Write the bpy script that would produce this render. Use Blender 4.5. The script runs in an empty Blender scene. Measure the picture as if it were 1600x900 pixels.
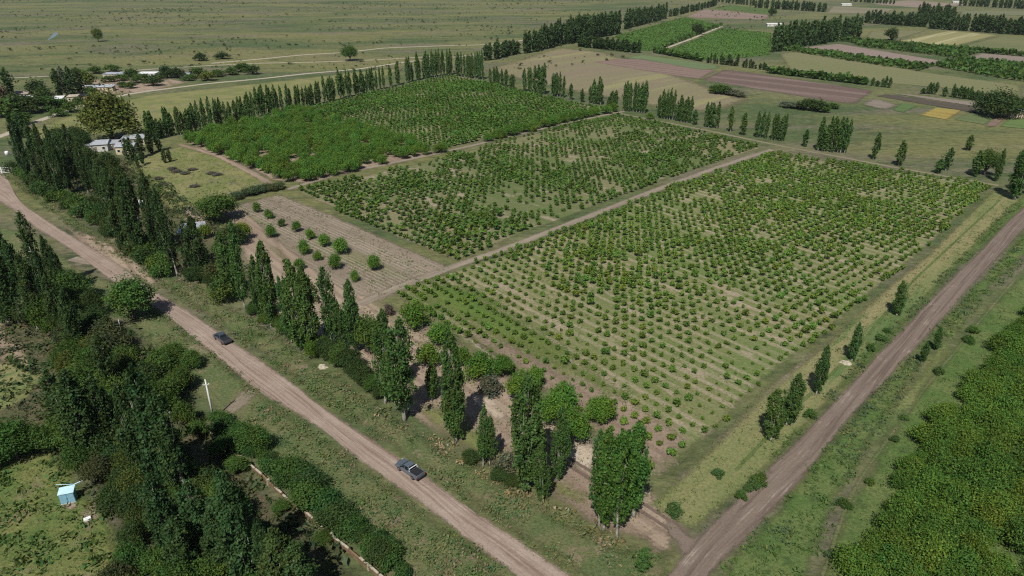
import bpy, math, random
import numpy as np
from mathutils import Vector
from mathutils.geometry import delaunay_2d_cdt

# ------------------------------------------------------------------ camera, sky, sun, exposure
CAM_H, PITCH, FOC = 70.0, math.radians(25.0), 1081.0      # drone height (m), tilt, focal length in photo pixels
SC = bpy.context.scene
COL = SC.collection
cam_d = bpy.data.cameras.new('camera')
cam_d.sensor_width = 36.0
cam_d.sensor_fit = 'HORIZONTAL'
cam_d.lens = 36.0 * FOC / 1600.0
cam_d.clip_start, cam_d.clip_end = 1.0, 20000.0
cam = bpy.data.objects.new('camera', cam_d)
COL.objects.link(cam)
cam.location = (0, 0, CAM_H)
cam.rotation_euler = (math.pi / 2 - PITCH, 0, 0)
SC.camera = cam

SUN_EL, SHADOW_AZ = math.radians(53), math.radians(15)     # shadows fall away from the camera, 15 degrees clockwise of +Y
world = bpy.data.worlds.new('World')
SC.world = world
world.use_nodes = True
wn = world.node_tree
sky = wn.nodes.new('ShaderNodeTexSky')
sky.sky_type = 'NISHITA'
sky.sun_disc = False
sky.sun_elevation = SUN_EL
sky.sun_rotation = SHADOW_AZ + math.pi
sky.altitude = 400
wn.links.new(sky.outputs[0], wn.nodes['Background'].inputs[0])
wn.nodes['Background'].inputs[1].default_value = 0.05
sun_d = bpy.data.lights.new('sun', 'SUN')
sun_d.energy = 4.0
sun_d.angle = math.radians(0.53)
sun_d.color = (1.0, 0.96, 0.89)
sun = bpy.data.objects.new('sun', sun_d)
COL.objects.link(sun)
ldir = Vector((math.sin(SHADOW_AZ) * math.cos(SUN_EL), math.cos(SHADOW_AZ) * math.cos(SUN_EL), -math.sin(SUN_EL)))
sun.rotation_euler = ldir.to_track_quat('-Z', 'Y').to_euler()
sun.location = (-60, -150, 250)
vs = SC.view_settings
vs.view_transform = 'Standard'
vs.look = 'None'
vs.exposure = 0.3
vs.gamma = 1.0
SC.cycles.use_denoising = False
SC.cycles.filter_width = 1.2
SC.cycles.sample_clamp_indirect = 2.0
SC.cycles.max_bounces = 5
SC.cycles.transparent_max_bounces = 16

# ------------------------------------------------------------------ helpers
RNG = np.random.default_rng(11)
random.seed(5)
SP, CP = math.sin(PITCH), math.cos(PITCH)


def G(u, v):
    """map point (metres) of a spot measured in the photograph on the level ground"""
    x, y = u - 800.0, v - 450.0
    t = CAM_H / (FOC * SP + y * CP)
    return (x * t, (FOC * CP - y * SP) * t)


def GP(pts):
    return [G(*p) for p in pts]


def top_height(v_base, v_top):
    """height in metres of something upright from its foot and tip in the photograph"""
    Y = G(800, v_base)[1]
    y = v_top - 450.0
    return CAM_H - Y * (FOC * SP + y * CP) / (FOC * CP - y * SP)


def px_size(v):
    """metres per photo pixel at that ground row"""
    return CAM_H / (FOC * SP + (v - 450.0) * CP)


def tag(o, label=None, cat=None, group=None, kind=None):
    if label: o['label'] = label
    if cat: o['category'] = cat
    if group: o['group'] = group
    if kind: o['kind'] = kind
    return o


def link(name, mesh, parent=None):
    o = bpy.data.objects.new(name, mesh)
    COL.objects.link(o)
    if parent is not None:
        o.parent = parent
    return o


def empty(name, loc, rz=0.0):
    o = link(name, None)
    o.empty_display_size = 0.5
    o.location = loc
    o.rotation_euler = (0, 0, rz)
    return o


def mesh_np(name, V, F, mat=None, tint=None, mat_idx=None, mats=None):
    """V (n,3); F (m,k) faces with the same corner count"""
    me = bpy.data.meshes.new(name)
    n, m, k = len(V), len(F), F.shape[1]
    me.vertices.add(n)
    me.vertices.foreach_set('co', np.asarray(V, np.float32).ravel())
    me.loops.add(m * k)
    me.loops.foreach_set('vertex_index', np.asarray(F, np.int32).ravel())
    me.polygons.add(m)
    me.polygons.foreach_set('loop_start', np.arange(m, dtype=np.int32) * k)
    if tint is not None:
        a = me.attributes.new('tint', 'FLOAT_COLOR', 'FACE')
        c = np.ones((m, 4), np.float32)
        c[:, :3] = tint
        a.data.foreach_set('color', c.ravel())
    for mm in (mats or ([mat] if mat else [])):
        me.materials.append(mm)
    if mat_idx is not None:
        me.polygons.foreach_set('material_index', np.asarray(mat_idx, np.int32))
    me.update(calc_edges=True)
    return me


class MB:
    """collects boxes, prisms and tubes into one mesh"""
    def __init__(s):
        s.v, s.f, s.m = [], [], []

    def add(s, vs, fs, mi=0):
        b = len(s.v)
        s.v += [tuple(p) for p in vs]
        s.f += [tuple(b + i for i in f) for f in fs]
        s.m += [mi] * len(fs)
        return s

    def box(s, x0, x1, y0, y1, z0, z1, mi=0):
        v = [(x0, y0, z0), (x1, y0, z0), (x1, y1, z0), (x0, y1, z0), (x0, y0, z1), (x1, y0, z1), (x1, y1, z1), (x0, y1, z1)]
        return s.add(v, [(0, 3, 2, 1), (4, 5, 6, 7), (0, 1, 5, 4), (1, 2, 6, 5), (2, 3, 7, 6), (3, 0, 4, 7)], mi)

    def hull8(s, v, mi=0):
        return s.add(v, [(0, 3, 2, 1), (4, 5, 6, 7), (0, 1, 5, 4), (1, 2, 6, 5), (2, 3, 7, 6), (3, 0, 4, 7)], mi)

    def tube(s, pts, rad, n=7, mi=0, cap=True):
        rings, vs = len(pts), []
        for i, p in enumerate(pts):
            a = Vector(pts[min(i + 1, rings - 1)]) - Vector(pts[max(i - 1, 0)])
            a.normalize()
            t = a.orthogonal().normalized()
            b = a.cross(t)
            for k in range(n):
                an = 2 * math.pi * k / n
                vs.append(tuple(Vector(p) + (t * math.cos(an) + b * math.sin(an)) * rad[i]))
        fs = [(i * n + k, i * n + (k + 1) % n, (i + 1) * n + (k + 1) % n, (i + 1) * n + k) for i in range(rings - 1) for k in range(n)]
        if cap:
            fs += [tuple(range(n - 1, -1, -1)), tuple((rings - 1) * n + k for k in range(n))]
        return s.add(vs, fs, mi)

    def mesh(s, name, mats, smooth=False):
        me = bpy.data.meshes.new(name)
        me.from_pydata(s.v, [], s.f)
        for m in (mats if isinstance(mats, (list, tuple)) else [mats]):
            me.materials.append(m)
        me.polygons.foreach_set('material_index', s.m)
        if smooth:
            me.polygons.foreach_set('use_smooth', [True] * len(s.f))
        me.update()
        return me

    def build(s, name, mats, parent=None, smooth=False):
        return link(name, s.mesh(name, mats, smooth), parent)


# ------------------------------------------------------------------ materials
def new_mat(name):
    m = bpy.data.materials.new(name)
    m.use_nodes = True
    nt = m.node_tree
    return m, nt, nt.nodes, nt.links, nt.nodes['Principled BSDF']


def mixc(nt, a, b, fac, mode='MIX'):
    n = nt.nodes.new('ShaderNodeMix')
    n.data_type = 'RGBA'
    n.blend_type = mode
    for sock, val in ((n.inputs[0], fac), (n.inputs[6], a), (n.inputs[7], b)):
        if hasattr(val, 'is_output'):
            nt.links.new(val, sock)
        elif isinstance(val, (int, float)):
            sock.default_value = val
        else:
            sock.default_value = (*val[:3], 1)
    return n.outputs[2]


def mathn(nt, op, a, b=0.0, clamp=False):
    n = nt.nodes.new('ShaderNodeMath')
    n.operation = op
    n.use_clamp = clamp
    for i, val in enumerate((a, b)):
        if hasattr(val, 'is_output'):
            nt.links.new(val, n.inputs[i])
        else:
            n.inputs[i].default_value = val
    return n.outputs[0]


def noise(nt, vec, scale, detail=5.0, rough=0.6, dist=0.0):
    n = nt.nodes.new('ShaderNodeTexNoise')
    n.inputs['Scale'].default_value = scale
    n.inputs['Detail'].default_value = detail
    n.inputs['Roughness'].default_value = rough
    n.inputs['Distortion'].default_value = dist
    if vec is not None:
        nt.links.new(vec, n.inputs['Vector'])
    return n.outputs[0]


def steps(nt, val, lo, hi):
    n = nt.nodes.new('ShaderNodeMapRange')
    n.interpolation_type = 'SMOOTHSTEP'
    n.inputs[1].default_value = lo
    n.inputs[2].default_value = hi
    nt.links.new(val, n.inputs[0])
    return n.outputs[0]


def coords(nt, kind='Object'):
    return nt.nodes.new('ShaderNodeTexCoord').outputs[kind]


def mapped(nt, vec, angle=0.0, sx=1.0, sy=1.0, off=(0, 0, 0)):
    """rotate the plan so that 'angle' becomes the x axis, then scale"""
    a = nt.nodes.new('ShaderNodeMapping')
    a.inputs['Rotation'].default_value = (0, 0, -angle)
    nt.links.new(vec, a.inputs['Vector'])
    b = nt.nodes.new('ShaderNodeMapping')
    b.inputs['Scale'].default_value = (sx, sy, 1)
    b.inputs['Location'].default_value = off
    nt.links.new(a.outputs[0], b.inputs['Vector'])
    return b.outputs[0]


def finish(nt, bsdf, out_color, rough, bump_src=None, bump=0.3, feather=False, fvec=None, fnoise=0.25):
    if hasattr(out_color, 'is_output'):
        nt.links.new(out_color, bsdf.inputs['Base Color'])
    bsdf.inputs['Roughness'].default_value = rough
    bsdf.inputs['Specular IOR Level'].default_value = 0.15
    if bump_src is not None:
        b = nt.nodes.new('ShaderNodeBump')
        b.inputs['Strength'].default_value = 1.0
        b.inputs['Distance'].default_value = bump
        nt.links.new(bump_src, b.inputs['Height'])
        nt.links.new(b.outputs[0], bsdf.inputs['Normal'])
    if feather:
        at = nt.nodes.new('ShaderNodeAttribute')
        at.attribute_name = 'edge'
        nz = noise(nt, fvec, fnoise, 6, 0.65)
        nf = noise(nt, fvec, fnoise * 9, 4, 0.7)
        s = mathn(nt, 'ADD', at.outputs['Fac'], mathn(nt, 'ADD', mathn(nt, 'MULTIPLY', mathn(nt, 'SUBTRACT', nz, 0.5), 1.0), mathn(nt, 'MULTIPLY', mathn(nt, 'SUBTRACT', nf, 0.5), 1.3)))
        al = steps(nt, s, 0.22, 0.8)
        tr = nt.nodes.new('ShaderNodeBsdfTransparent')
        mx = nt.nodes.new('ShaderNodeMixShader')
        nt.links.new(al, mx.inputs[0])
        nt.links.new(tr.outputs[0], mx.inputs[1])
        nt.links.new(bsdf.outputs[0], mx.inputs[2])
        nt.links.new(mx.outputs[0], nt.nodes['Material Output'].inputs['Surface'])


def soil(name, c1, c2, c3=None, big=0.03, mid=0.3, fine=2.0, lines=None, grain=None, speck=0.35, bump=0.12, third=(0.52, 0.66)):
    """ground cover: patches of c1/c2 with islands of c3, fine grain; lines=(angle, period, colour, amount) furrows; grain=(angle, ratio) draws the patches out"""
    m, nt, N, L, b = new_mat(name)
    co = coords(nt)
    pc = mapped(nt, co, grain[0], 1.0 / grain[1], 1.0) if grain else co
    f1 = steps(nt, noise(nt, pc, big, 6, 0.65), 0.38, 0.62)
    col = mixc(nt, c1, c2, f1)
    if c3:
        f2 = steps(nt, noise(nt, mapped(nt, pc, 0.6, 1, 1, (37, 11, 0)), mid, 6, 0.7), *third)
        col = mixc(nt, col, c3, f2)
    if lines:
        ang, per, lc, amt = lines
        lv = mapped(nt, co, ang, 0.04, 1.0)
        w = nt.nodes.new('ShaderNodeTexWave')
        w.wave_type = 'BANDS'
        w.bands_direction = 'Y'
        w.inputs['Scale'].default_value = 2 * math.pi / per / 20.0
        w.inputs['Distortion'].default_value = 1.1
        w.inputs['Detail'].default_value = 3
        w.inputs['Detail Scale'].default_value = 1.3
        nt.links.new(lv, w.inputs['Vector'])
        patch = steps(nt, noise(nt, mapped(nt, co, ang, 0.012, 0.22), 1.0, 4, 0.6), 0.35, 0.6)
        col = mixc(nt, col, lc, mathn(nt, 'MULTIPLY', mathn(nt, 'MULTIPLY', steps(nt, w.outputs[1], 0.45, 0.9), patch), amt))
    fn = noise(nt, co, fine, 8, 0.75)
    g = mathn(nt, 'ADD', mathn(nt, 'MULTIPLY', mathn(nt, 'SUBTRACT', fn, 0.5), speck * 4), 1.0)
    comb = nt.nodes.new('ShaderNodeCombineColor')
    for i in range(3):
        nt.links.new(g, comb.inputs[i])
    col = mixc(nt, col, comb.outputs[0], 1.0, 'MULTIPLY')
    finish(nt, b, col, 0.95, fn, bump, True, co, 0.22)
    return m


def plain(name, c, rough=0.6, var=0.12, scale=3.0, metal=0.0, spec=0.4):
    m, nt, N, L, b = new_mat(name)
    co = coords(nt)
    nz = noise(nt, co, scale, 6, 0.7)
    d = tuple(x * (1 - var * 2) for x in c)
    e = tuple(min(1, x * (1 + var)) for x in c)
    col = mixc(nt, d, e, steps(nt, nz, 0.3, 0.7))
    L.new(col, b.inputs['Base Color'])
    b.inputs['Roughness'].default_value = rough
    b.inputs['Metallic'].default_value = metal
    b.inputs['Specular IOR Level'].default_value = spec
    return m


def leaf_mat(name):
    m, nt, N, L, b = new_mat(name)
    oi = N.new('ShaderNodeObjectInfo')
    at = N.new('ShaderNodeAttribute')
    at.attribute_name = 'tint'
    col = mixc(nt, oi.outputs['Color'], at.outputs['Color'], 1.0, 'MULTIPLY')
    L.new(col, b.inputs['Base Color'])
    b.inputs['Roughness'].default_value = 0.55
    b.inputs['Specular IOR Level'].default_value = 0.12
    tl = N.new('ShaderNodeBsdfTranslucent')
    L.new(mixc(nt, col, (1.0, 1.0, 0.45), 1.0, 'MULTIPLY'), tl.inputs[0])
    mx = N.new('ShaderNodeMixShader')
    mx.inputs[0].default_value = 0.28
    L.new(b.outputs[0], mx.inputs[1])
    L.new(tl.outputs[0], mx.inputs[2])
    L.new(mx.outputs[0], N['Material Output'].inputs['Surface'])
    return m


LEAF = leaf_mat('leaves')
BARK = plain('pale_bark', (0.34, 0.31, 0.26), 0.9, 0.3, 2.5)
DARKBARK = plain('brown_bark', (0.13, 0.10, 0.075), 0.9, 0.3, 2.5)


# ------------------------------------------------------------------ ground sheets
def inside(pts, poly):
    P = np.array(poly)
    x, y = pts[:, 0], pts[:, 1]
    r = np.zeros(len(pts), bool)
    j = len(P) - 1
    for i in range(len(P)):
        c = ((P[i, 1] > y) != (P[j, 1] > y)) & (x < (P[j, 0] - P[i, 0]) * (y - P[i, 1]) / (P[j, 1] - P[i, 1] + 1e-12) + P[i, 0])
        r ^= c
        j = i
    return r


def dense(poly, step):
    out = []
    for i, a in enumerate(poly):
        b = poly[(i + 1) % len(poly)]
        d = math.hypot(b[0] - a[0], b[1] - a[1])
        n = max(1, int(d / step))
        out += [(a[0] + (b[0] - a[0]) * k / n, a[1] + (b[1] - a[1]) * k / n) for k in range(n)]
    return out


def area(poly):
    return 0.5 * sum(a[0] * b[1] - b[0] * a[1] for a, b in zip(poly, poly[1:] + poly[:1]))


def sheet(name, px, z, mat, feather=1.6, metres=False):
    """a patch of ground whose rim thins out: 'edge' grows from the outline inwards"""
    P = list(px) if metres else GP(px)
    if area(P) < 0:
        P.reverse()
    P = dense(P, max(2.0, feather * 1.3))
    A = np.array(P)
    n = len(A)
    B = np.roll(A, -1, 0)
    lo, hi = A.min(0), A.max(0)

    def lattice(step):
        gx, gy = np.meshgrid(np.arange(lo[0], hi[0], step), np.arange(lo[1], hi[1], step))
        q = np.stack([gx.ravel(), gy.ravel()], 1)
        q = q[inside(q, P)]
        if not len(q):
            return q, np.zeros(0)
        d = np.full(len(q), 1e9)
        for a, b in zip(A, B):
            e = b - a
            t = np.clip(((q - a) @ e) / max(e @ e, 1e-9), 0, 1)
            d = np.minimum(d, np.hypot(*(q - a - t[:, None] * e).T))
        return q, d
    q1, d1 = lattice(feather * 0.8)
    k1 = (d1 > feather * 0.3) & (d1 < feather * 2.4)
    q2, d2 = lattice(max(feather * 5, (hi - lo).max() / 40))
    k2 = d2 >= feather * 2.4
    pts = [Vector(p) for p in A] + [Vector(p) for p in q1[k1]] + [Vector(p) for p in q2[k2]]
    dist = np.concatenate([np.zeros(n), d1[k1], d2[k2]])
    vo, eo, fo, ov, oe, of = delaunay_2d_cdt(pts, [(i, (i + 1) % n) for i in range(n)], [], 1, 1e-4)
    me = bpy.data.meshes.new(name)
    me.from_pydata([(v.x, v.y, z) for v in vo], [], fo)
    a = me.attributes.new('edge', 'FLOAT', 'POINT')
    a.data.foreach_set('value', np.clip(0.2 + np.array([dist[o[0]] if o else 0.0 for o in ov]) / (1.7 * feather), 0, 1.4).astype(np.float32))
    me.materials.append(mat)
    me.update()
    return tag(link(name, me), kind='structure')


def resample(pts, n):
    A = np.array(pts, float)
    d = np.concatenate([[0], np.cumsum(np.linalg.norm(np.diff(A, axis=0), axis=1))])
    s = np.linspace(0, d[-1], n)
    return np.stack([np.interp(s, d, A[:, k]) for k in range(2)], 1), d[-1]


def smooth_line(A, it=3):
    A = A.copy()
    for _ in range(it):
        A[1:-1] = 0.25 * A[:-2] + 0.5 * A[1:-1] + 0.25 * A[2:]
    return A


def strip(name, left, right, z, mat, step=4.0, feather=0.13, metres=False):
    """a road between two edge lines; uv = (across in m, along in m)"""
    Lp, Rp = (left, right) if metres else (GP(left), GP(right))
    _, len_ = resample(Lp, 2)
    n = max(6, int(len_ / step))
    A, B = smooth_line(resample(Lp, n)[0]), smooth_line(resample(Rp, n)[0])
    rj = np.random.default_rng(len(name) * 31 + n)
    wob = lambda: np.convolve(rj.normal(0, 1, n + 4), np.ones(5) / 5, 'valid')[:n, None] * 0.09
    D = B - A
    dl = np.minimum(1.0, np.linalg.norm(D, axis=1, keepdims=True) / 6.0)
    A, B = A + D * wob() * dl, B + D * wob() * dl
    us = [-feather, feather, 0.5, 1 - feather, 1 + feather]
    ed = [0, 1, 1, 1, 0]
    V, UV, E = [], [], []
    d = np.concatenate([[0], np.cumsum(np.linalg.norm(np.diff((A + B) / 2, axis=0), axis=1))])
    for i in range(n):
        w = float(np.linalg.norm(B[i] - A[i]))
        for u, e in zip(us, ed):
            p = A[i] * (1 - u) + B[i] * u
            V.append((p[0], p[1], z))
            UV.append((u * w, d[i]))
            E.append(e)
    k = len(us)
    F = [(i * k + j, i * k + j + 1, (i + 1) * k + j + 1, (i + 1) * k + j) for i in range(n - 1) for j in range(k - 1)]
    me = bpy.data.meshes.new(name)
    me.from_pydata(V, [], F)
    a = me.attributes.new('edge', 'FLOAT', 'POINT')
    a.data.foreach_set('value', np.array(E, np.float32))
    uvl = me.uv_layers.new(name='UVMap')
    for lp in me.loops:
        uvl.data[lp.index].uv = UV[lp.vertex_index]
    me.materials.append(mat)
    me.update()
    return tag(link(name, me), kind='structure')


def line_strip(name, centre, width, z, mat, **kw):
    A = np.array(GP(centre))
    t = np.gradient(A, axis=0)
    t /= np.linalg.norm(t, axis=1, keepdims=True)
    nrm = np.stack([-t[:, 1], t[:, 0]], 1) * width / 2
    return strip(name, [tuple(p) for p in A + nrm], [tuple(p) for p in A - nrm], z, mat, metres=True, **kw)


def road_mat(name, c_dark, c_mid, c_pale, pale_at=(0.5, 0.68), rut=0.5):
    m, nt, N, L, b = new_mat(name)
    uv = coords(nt, 'UV')
    co = coords(nt)
    streak = noise(nt, mapped(nt, uv, 0, 0.8, 0.03), 1.0, 7, 0.72, 0.6)
    streak2 = noise(nt, mapped(nt, uv, 0, 2.6, 0.06, (5, 9, 0)), 1.0, 5, 0.7)
    blot = noise(nt, co, 0.16, 6, 0.7)
    col = mixc(nt, c_mid, c_dark, mathn(nt, 'MULTIPLY', steps(nt, streak, 0.42, 0.66), rut * 1.6, True))
    col = mixc(nt, col, c_pale, mathn(nt, 'MULTIPLY', steps(nt, mathn(nt, 'ADD', mathn(nt, 'MULTIPLY', streak2, 0.6), mathn(nt, 'MULTIPLY', blot, 0.45)), *pale_at), 0.8))
    hole = noise(nt, mapped(nt, co, 0.3, 1, 1, (17, 3, 0)), 0.5, 6, 0.75)
    col = mixc(nt, col, c_dark, mathn(nt, 'MULTIPLY', steps(nt, hole, 0.58, 0.7), 0.7))
    fn = noise(nt, co, 3.0, 8, 0.75)
    g = mathn(nt, 'ADD', mathn(nt, 'MULTIPLY', mathn(nt, 'SUBTRACT', fn, 0.5), 1.0), 1.0)
    comb = nt.nodes.new('ShaderNodeCombineColor')
    for i in range(3):
        nt.links.new(g, comb.inputs[i])
    col = mixc(nt, col, comb.outputs[0], 1.0, 'MULTIPLY')
    finish(nt, b, col, 0.95, mathn(nt, 'ADD', fn, mathn(nt, 'MULTIPLY', streak2, 1.5)), 0.05, True, co, 0.7)
    return m


ROW_ANG = math.atan2(-0.77, 0.63)       # direction of the orchard rows
PLOUGH_ANG = math.atan2(-0.70, 0.71)
SIDE_ANG = math.atan2(0.72, 0.69)       # direction of the tracks across the rows

# the plain itself: rough marsh grass with dry and dark patches
def ground_material():
    m, nt, N, L, b = new_mat('marsh_grass')
    co = coords(nt)
    st = mapped(nt, co, math.radians(8), 0.35, 1.0)
    n1 = steps(nt, noise(nt, st, 0.011, 7, 0.62), 0.38, 0.62)
    n2 = steps(nt, noise(nt, mapped(nt, st, 0, 1, 1, (310, 77, 0)), 0.02, 7, 0.7), 0.48, 0.64)
    n3 = steps(nt, noise(nt, mapped(nt, st, 0, 1, 1, (90, 500, 0)), 0.045, 8, 0.75), 0.54, 0.66)
    n4 = steps(nt, noise(nt, mapped(nt, st, 0, 1, 1, (730, 40, 0)), 0.008, 7, 0.6), 0.52, 0.62)
    col = mixc(nt, (0.070, 0.100, 0.040), (0.150, 0.152, 0.064), n1)
    col = mixc(nt, col, (0.142, 0.126, 0.090), mathn(nt, 'MULTIPLY', n2, 0.95))
    col = mixc(nt, col, (0.165, 0.160, 0.064), mathn(nt, 'MULTIPLY', n4, 0.7))
    col = mixc(nt, col, (0.042, 0.062, 0.026), mathn(nt, 'MULTIPLY', n3, 0.95))
    mn = noise(nt, mapped(nt, co, 0, 0.55, 1.0, (55, 21, 0)), 0.085, 8, 0.8)
    col = mixc(nt, col, (0.048, 0.070, 0.030), mathn(nt, 'MULTIPLY', steps(nt, mn, 0.52, 0.66), 0.75))
    col = mixc(nt, col, (0.205, 0.188, 0.110), mathn(nt, 'MULTIPLY', steps(nt, mn, 0.46, 0.34), 0.5))
    fn = noise(nt, mapped(nt, co, 0, 0.6, 1.0), 0.45, 9, 0.78)
    g = mathn(nt, 'ADD', mathn(nt, 'MULTIPLY', mathn(nt, 'SUBTRACT', fn, 0.5), 2.6), 1.0)
    comb = nt.nodes.new('ShaderNodeCombineColor')
    for i in range(3):
        nt.links.new(g, comb.inputs[i])
    col = mixc(nt, col, comb.outputs[0], 1.0, 'MULTIPLY')
    finish(nt, b, col, 0.95, fn, 0.5)
    return m


gme = MB()
gme.add([(-9000, -600, 0), (9000, -600, 0), (9000, 14000, 0), (-9000, 14000, 0)], [(0, 1, 2, 3)])
tag(gme.build('ground', ground_material()), kind='structure')

GREEN, OLIVE, DARKG = (0.105, 0.148, 0.052), (0.185, 0.192, 0.082), (0.055, 0.085, 0.03)
TAN, SAND, PINK, BROWN = (0.30, 0.25, 0.155), (0.42, 0.345, 0.26), (0.27, 0.205, 0.16), (0.15, 0.108, 0.085)

M_verge = soil('verge_weeds', (0.102, 0.138, 0.052), (0.150, 0.156, 0.070), (0.225, 0.180, 0.118), 0.12, 0.3, 2.2, speck=0.6, bump=0.35, third=(0.54, 0.68))
M_meadow = soil('meadow_grass', (0.15, 0.17, 0.058), (0.21, 0.20, 0.085), (0.15, 0.14, 0.10), 0.09, 0.16, 1.6, speck=0.45, bump=0.25, third=(0.54, 0.66))
M_mown = soil('mown_grass', (0.140, 0.168, 0.060), (0.235, 0.205, 0.102), (0.095, 0.145, 0.048), 0.06, 0.12, 2.0, grain=(SIDE_ANG, 8), speck=0.5, bump=0.15, third=(0.54, 0.64))
M_lush = soil('lush_grass', (0.085, 0.14, 0.038), (0.13, 0.165, 0.055), (0.065, 0.105, 0.034), 0.12, 0.4, 1.8, speck=0.5, bump=0.3)
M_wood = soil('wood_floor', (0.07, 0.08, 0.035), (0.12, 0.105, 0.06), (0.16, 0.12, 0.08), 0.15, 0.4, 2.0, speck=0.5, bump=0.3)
M_farm = soil('sandy_soil', (0.23, 0.172, 0.128), (0.32, 0.25, 0.185), (0.17, 0.15, 0.085), 0.06, 0.12, 2.0, lines=(ROW_ANG, 2.6, (0.17, 0.12, 0.09), 0.6), grain=(ROW_ANG, 5), speck=0.3)
M_plough = soil('ploughed_soil', (0.185, 0.148, 0.112), (0.235, 0.188, 0.142), (0.165, 0.155, 0.085), 0.05, 0.10, 2.0, lines=(PLOUGH_ANG, 1.15, (0.31, 0.27, 0.205), 0.7), grain=(PLOUGH_ANG, 8), speck=0.5)
M_field1 = soil('orchard_grass_near', (0.118, 0.156, 0.050), (0.165, 0.168, 0.074), (0.285, 0.235, 0.165), 0.03, 0.18, 1.8, lines=(ROW_ANG, 2.8, (0.30, 0.25, 0.18), 0.65), grain=(ROW_ANG, 2.5), speck=0.5, third=(0.53, 0.66))
M_field1b = soil('orchard_lush_strip', (0.085, 0.14, 0.03), (0.12, 0.155, 0.042), (0.15, 0.16, 0.06), 0.05, 0.15, 1.8, grain=(ROW_ANG, 6), speck=0.4)
M_field2 = soil('orchard_grass_middle', (0.10, 0.13, 0.046), (0.18, 0.168, 0.09), (0.27, 0.228, 0.16), 0.03, 0.16, 1.5, grain=(PLOUGH_ANG, 3), speck=0.4)
M_field4 = soil('orchard_soil_back', (0.10, 0.125, 0.042), (0.21, 0.185, 0.11), None, 0.04, 0.2, 1.2, grain=(SIDE_ANG, 3), speck=0.3)
M_greyband = soil('grey_headland', (0.205, 0.170, 0.125), (0.180, 0.168, 0.095), (0.150, 0.112, 0.088), 0.05, 0.16, 2.0, grain=(SIDE_ANG, 6), speck=0.45, third=(0.55, 0.68))
M_track = road_mat('track_dirt', (0.165, 0.13, 0.105), (0.245, 0.205, 0.155), (0.31, 0.265, 0.2))
M_road = road_mat('road_dust', (0.195, 0.140, 0.110), (0.30, 0.235, 0.19), (0.385, 0.315, 0.26), rut=0.75)
M_road2 = road_mat('road_mud', (0.118, 0.088, 0.070), (0.182, 0.142, 0.114), (0.34, 0.285, 0.235), pale_at=(0.56, 0.70), rut=0.75)
M_pale = road_mat('pale_gravel', (0.30, 0.265, 0.2), (0.37, 0.325, 0.25), (0.47, 0.425, 0.34))
M_dull = road_mat('dull_track', (0.16, 0.145, 0.085), (0.21, 0.185, 0.12), (0.27, 0.235, 0.165))
M_rut = road_mat('wet_rut', (0.115, 0.08, 0.066), (0.15, 0.108, 0.088), (0.24, 0.18, 0.145), pale_at=(0.66, 0.8))

# woods floor and verges
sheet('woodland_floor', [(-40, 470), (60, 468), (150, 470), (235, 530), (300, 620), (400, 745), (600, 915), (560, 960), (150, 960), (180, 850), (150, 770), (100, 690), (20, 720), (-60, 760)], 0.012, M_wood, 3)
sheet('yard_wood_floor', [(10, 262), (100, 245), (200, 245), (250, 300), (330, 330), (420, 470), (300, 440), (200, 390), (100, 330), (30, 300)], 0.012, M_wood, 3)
sheet('road_verge', [(-60, 245), (30, 290), (90, 340), (200, 410), (300, 480), (400, 552), (560, 665), (660, 738), (800, 832), (960, 945), (1060, 960), (1045, 850), (960, 850), (860, 795), (760, 738), (640, 668), (500, 572), (420, 512), (300, 445), (200, 395), (120, 340), (50, 290)], 0.016, M_verge, 2)
sheet('road_verge', [(-60, 340), (60, 365), (130, 420), (180, 440), (240, 480), (310, 532), (360, 570), (400, 606), (570, 728), (700, 823), (850, 940), (610, 940), (520, 800), (420, 720), (340, 655), (280, 600), (215, 525), (150, 470), (40, 420)], 0.016, M_verge, 2)
M_shedgrass = soil('patchy_grass', (0.100, 0.148, 0.040), (0.170, 0.178, 0.062), (0.20, 0.175, 0.10), 0.12, 0.2, 1.6, speck=0.55, bump=0.3, third=(0.54, 0.66))
sheet('shed_meadow', [(-60, 690), (40, 700), (90, 705), (150, 770), (190, 830), (200, 900), (160, 980), (-120, 980)], 0.02, M_shedgrass, 2)
sheet('clearing_lawn', [(-60, 575), (30, 560), (75, 585), (50, 620), (10, 640), (-60, 690)], 0.02, M_mown, 1.5)
sheet('clearing_yard', [(-60, 500), (5, 500), (40, 545), (70, 585), (30, 575), (-20, 560), (-60, 560)], 0.024, M_farm, 1.2)
sheet('house_meadow', [(185, 252), (240, 238), (285, 228), (345, 245), (395, 270), (430, 290), (400, 305), (355, 320), (330, 340), (280, 345), (235, 300)], 0.02, M_meadow, 2)
sheet('yard_soil', [(285, 322), (305, 320), (325, 345), (345, 370), (310, 372), (280, 350)], 0.026, M_farm, 1.5)
sheet('garden_soil', [(345, 325), (380, 315), (440, 380), (460, 440), (430, 480), (390, 430)], 0.022, M_farm, 2)
sheet('bare_patch', [(122, 806), (140, 782), (166, 776), (162, 800), (150, 815), (140, 836), (132, 832)], 0.034, M_farm, 1.2)
sheet('bare_patch', [(96, 786), (118, 782), (128, 792), (112, 800), (98, 796)], 0.034, M_farm, 0.8)
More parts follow.
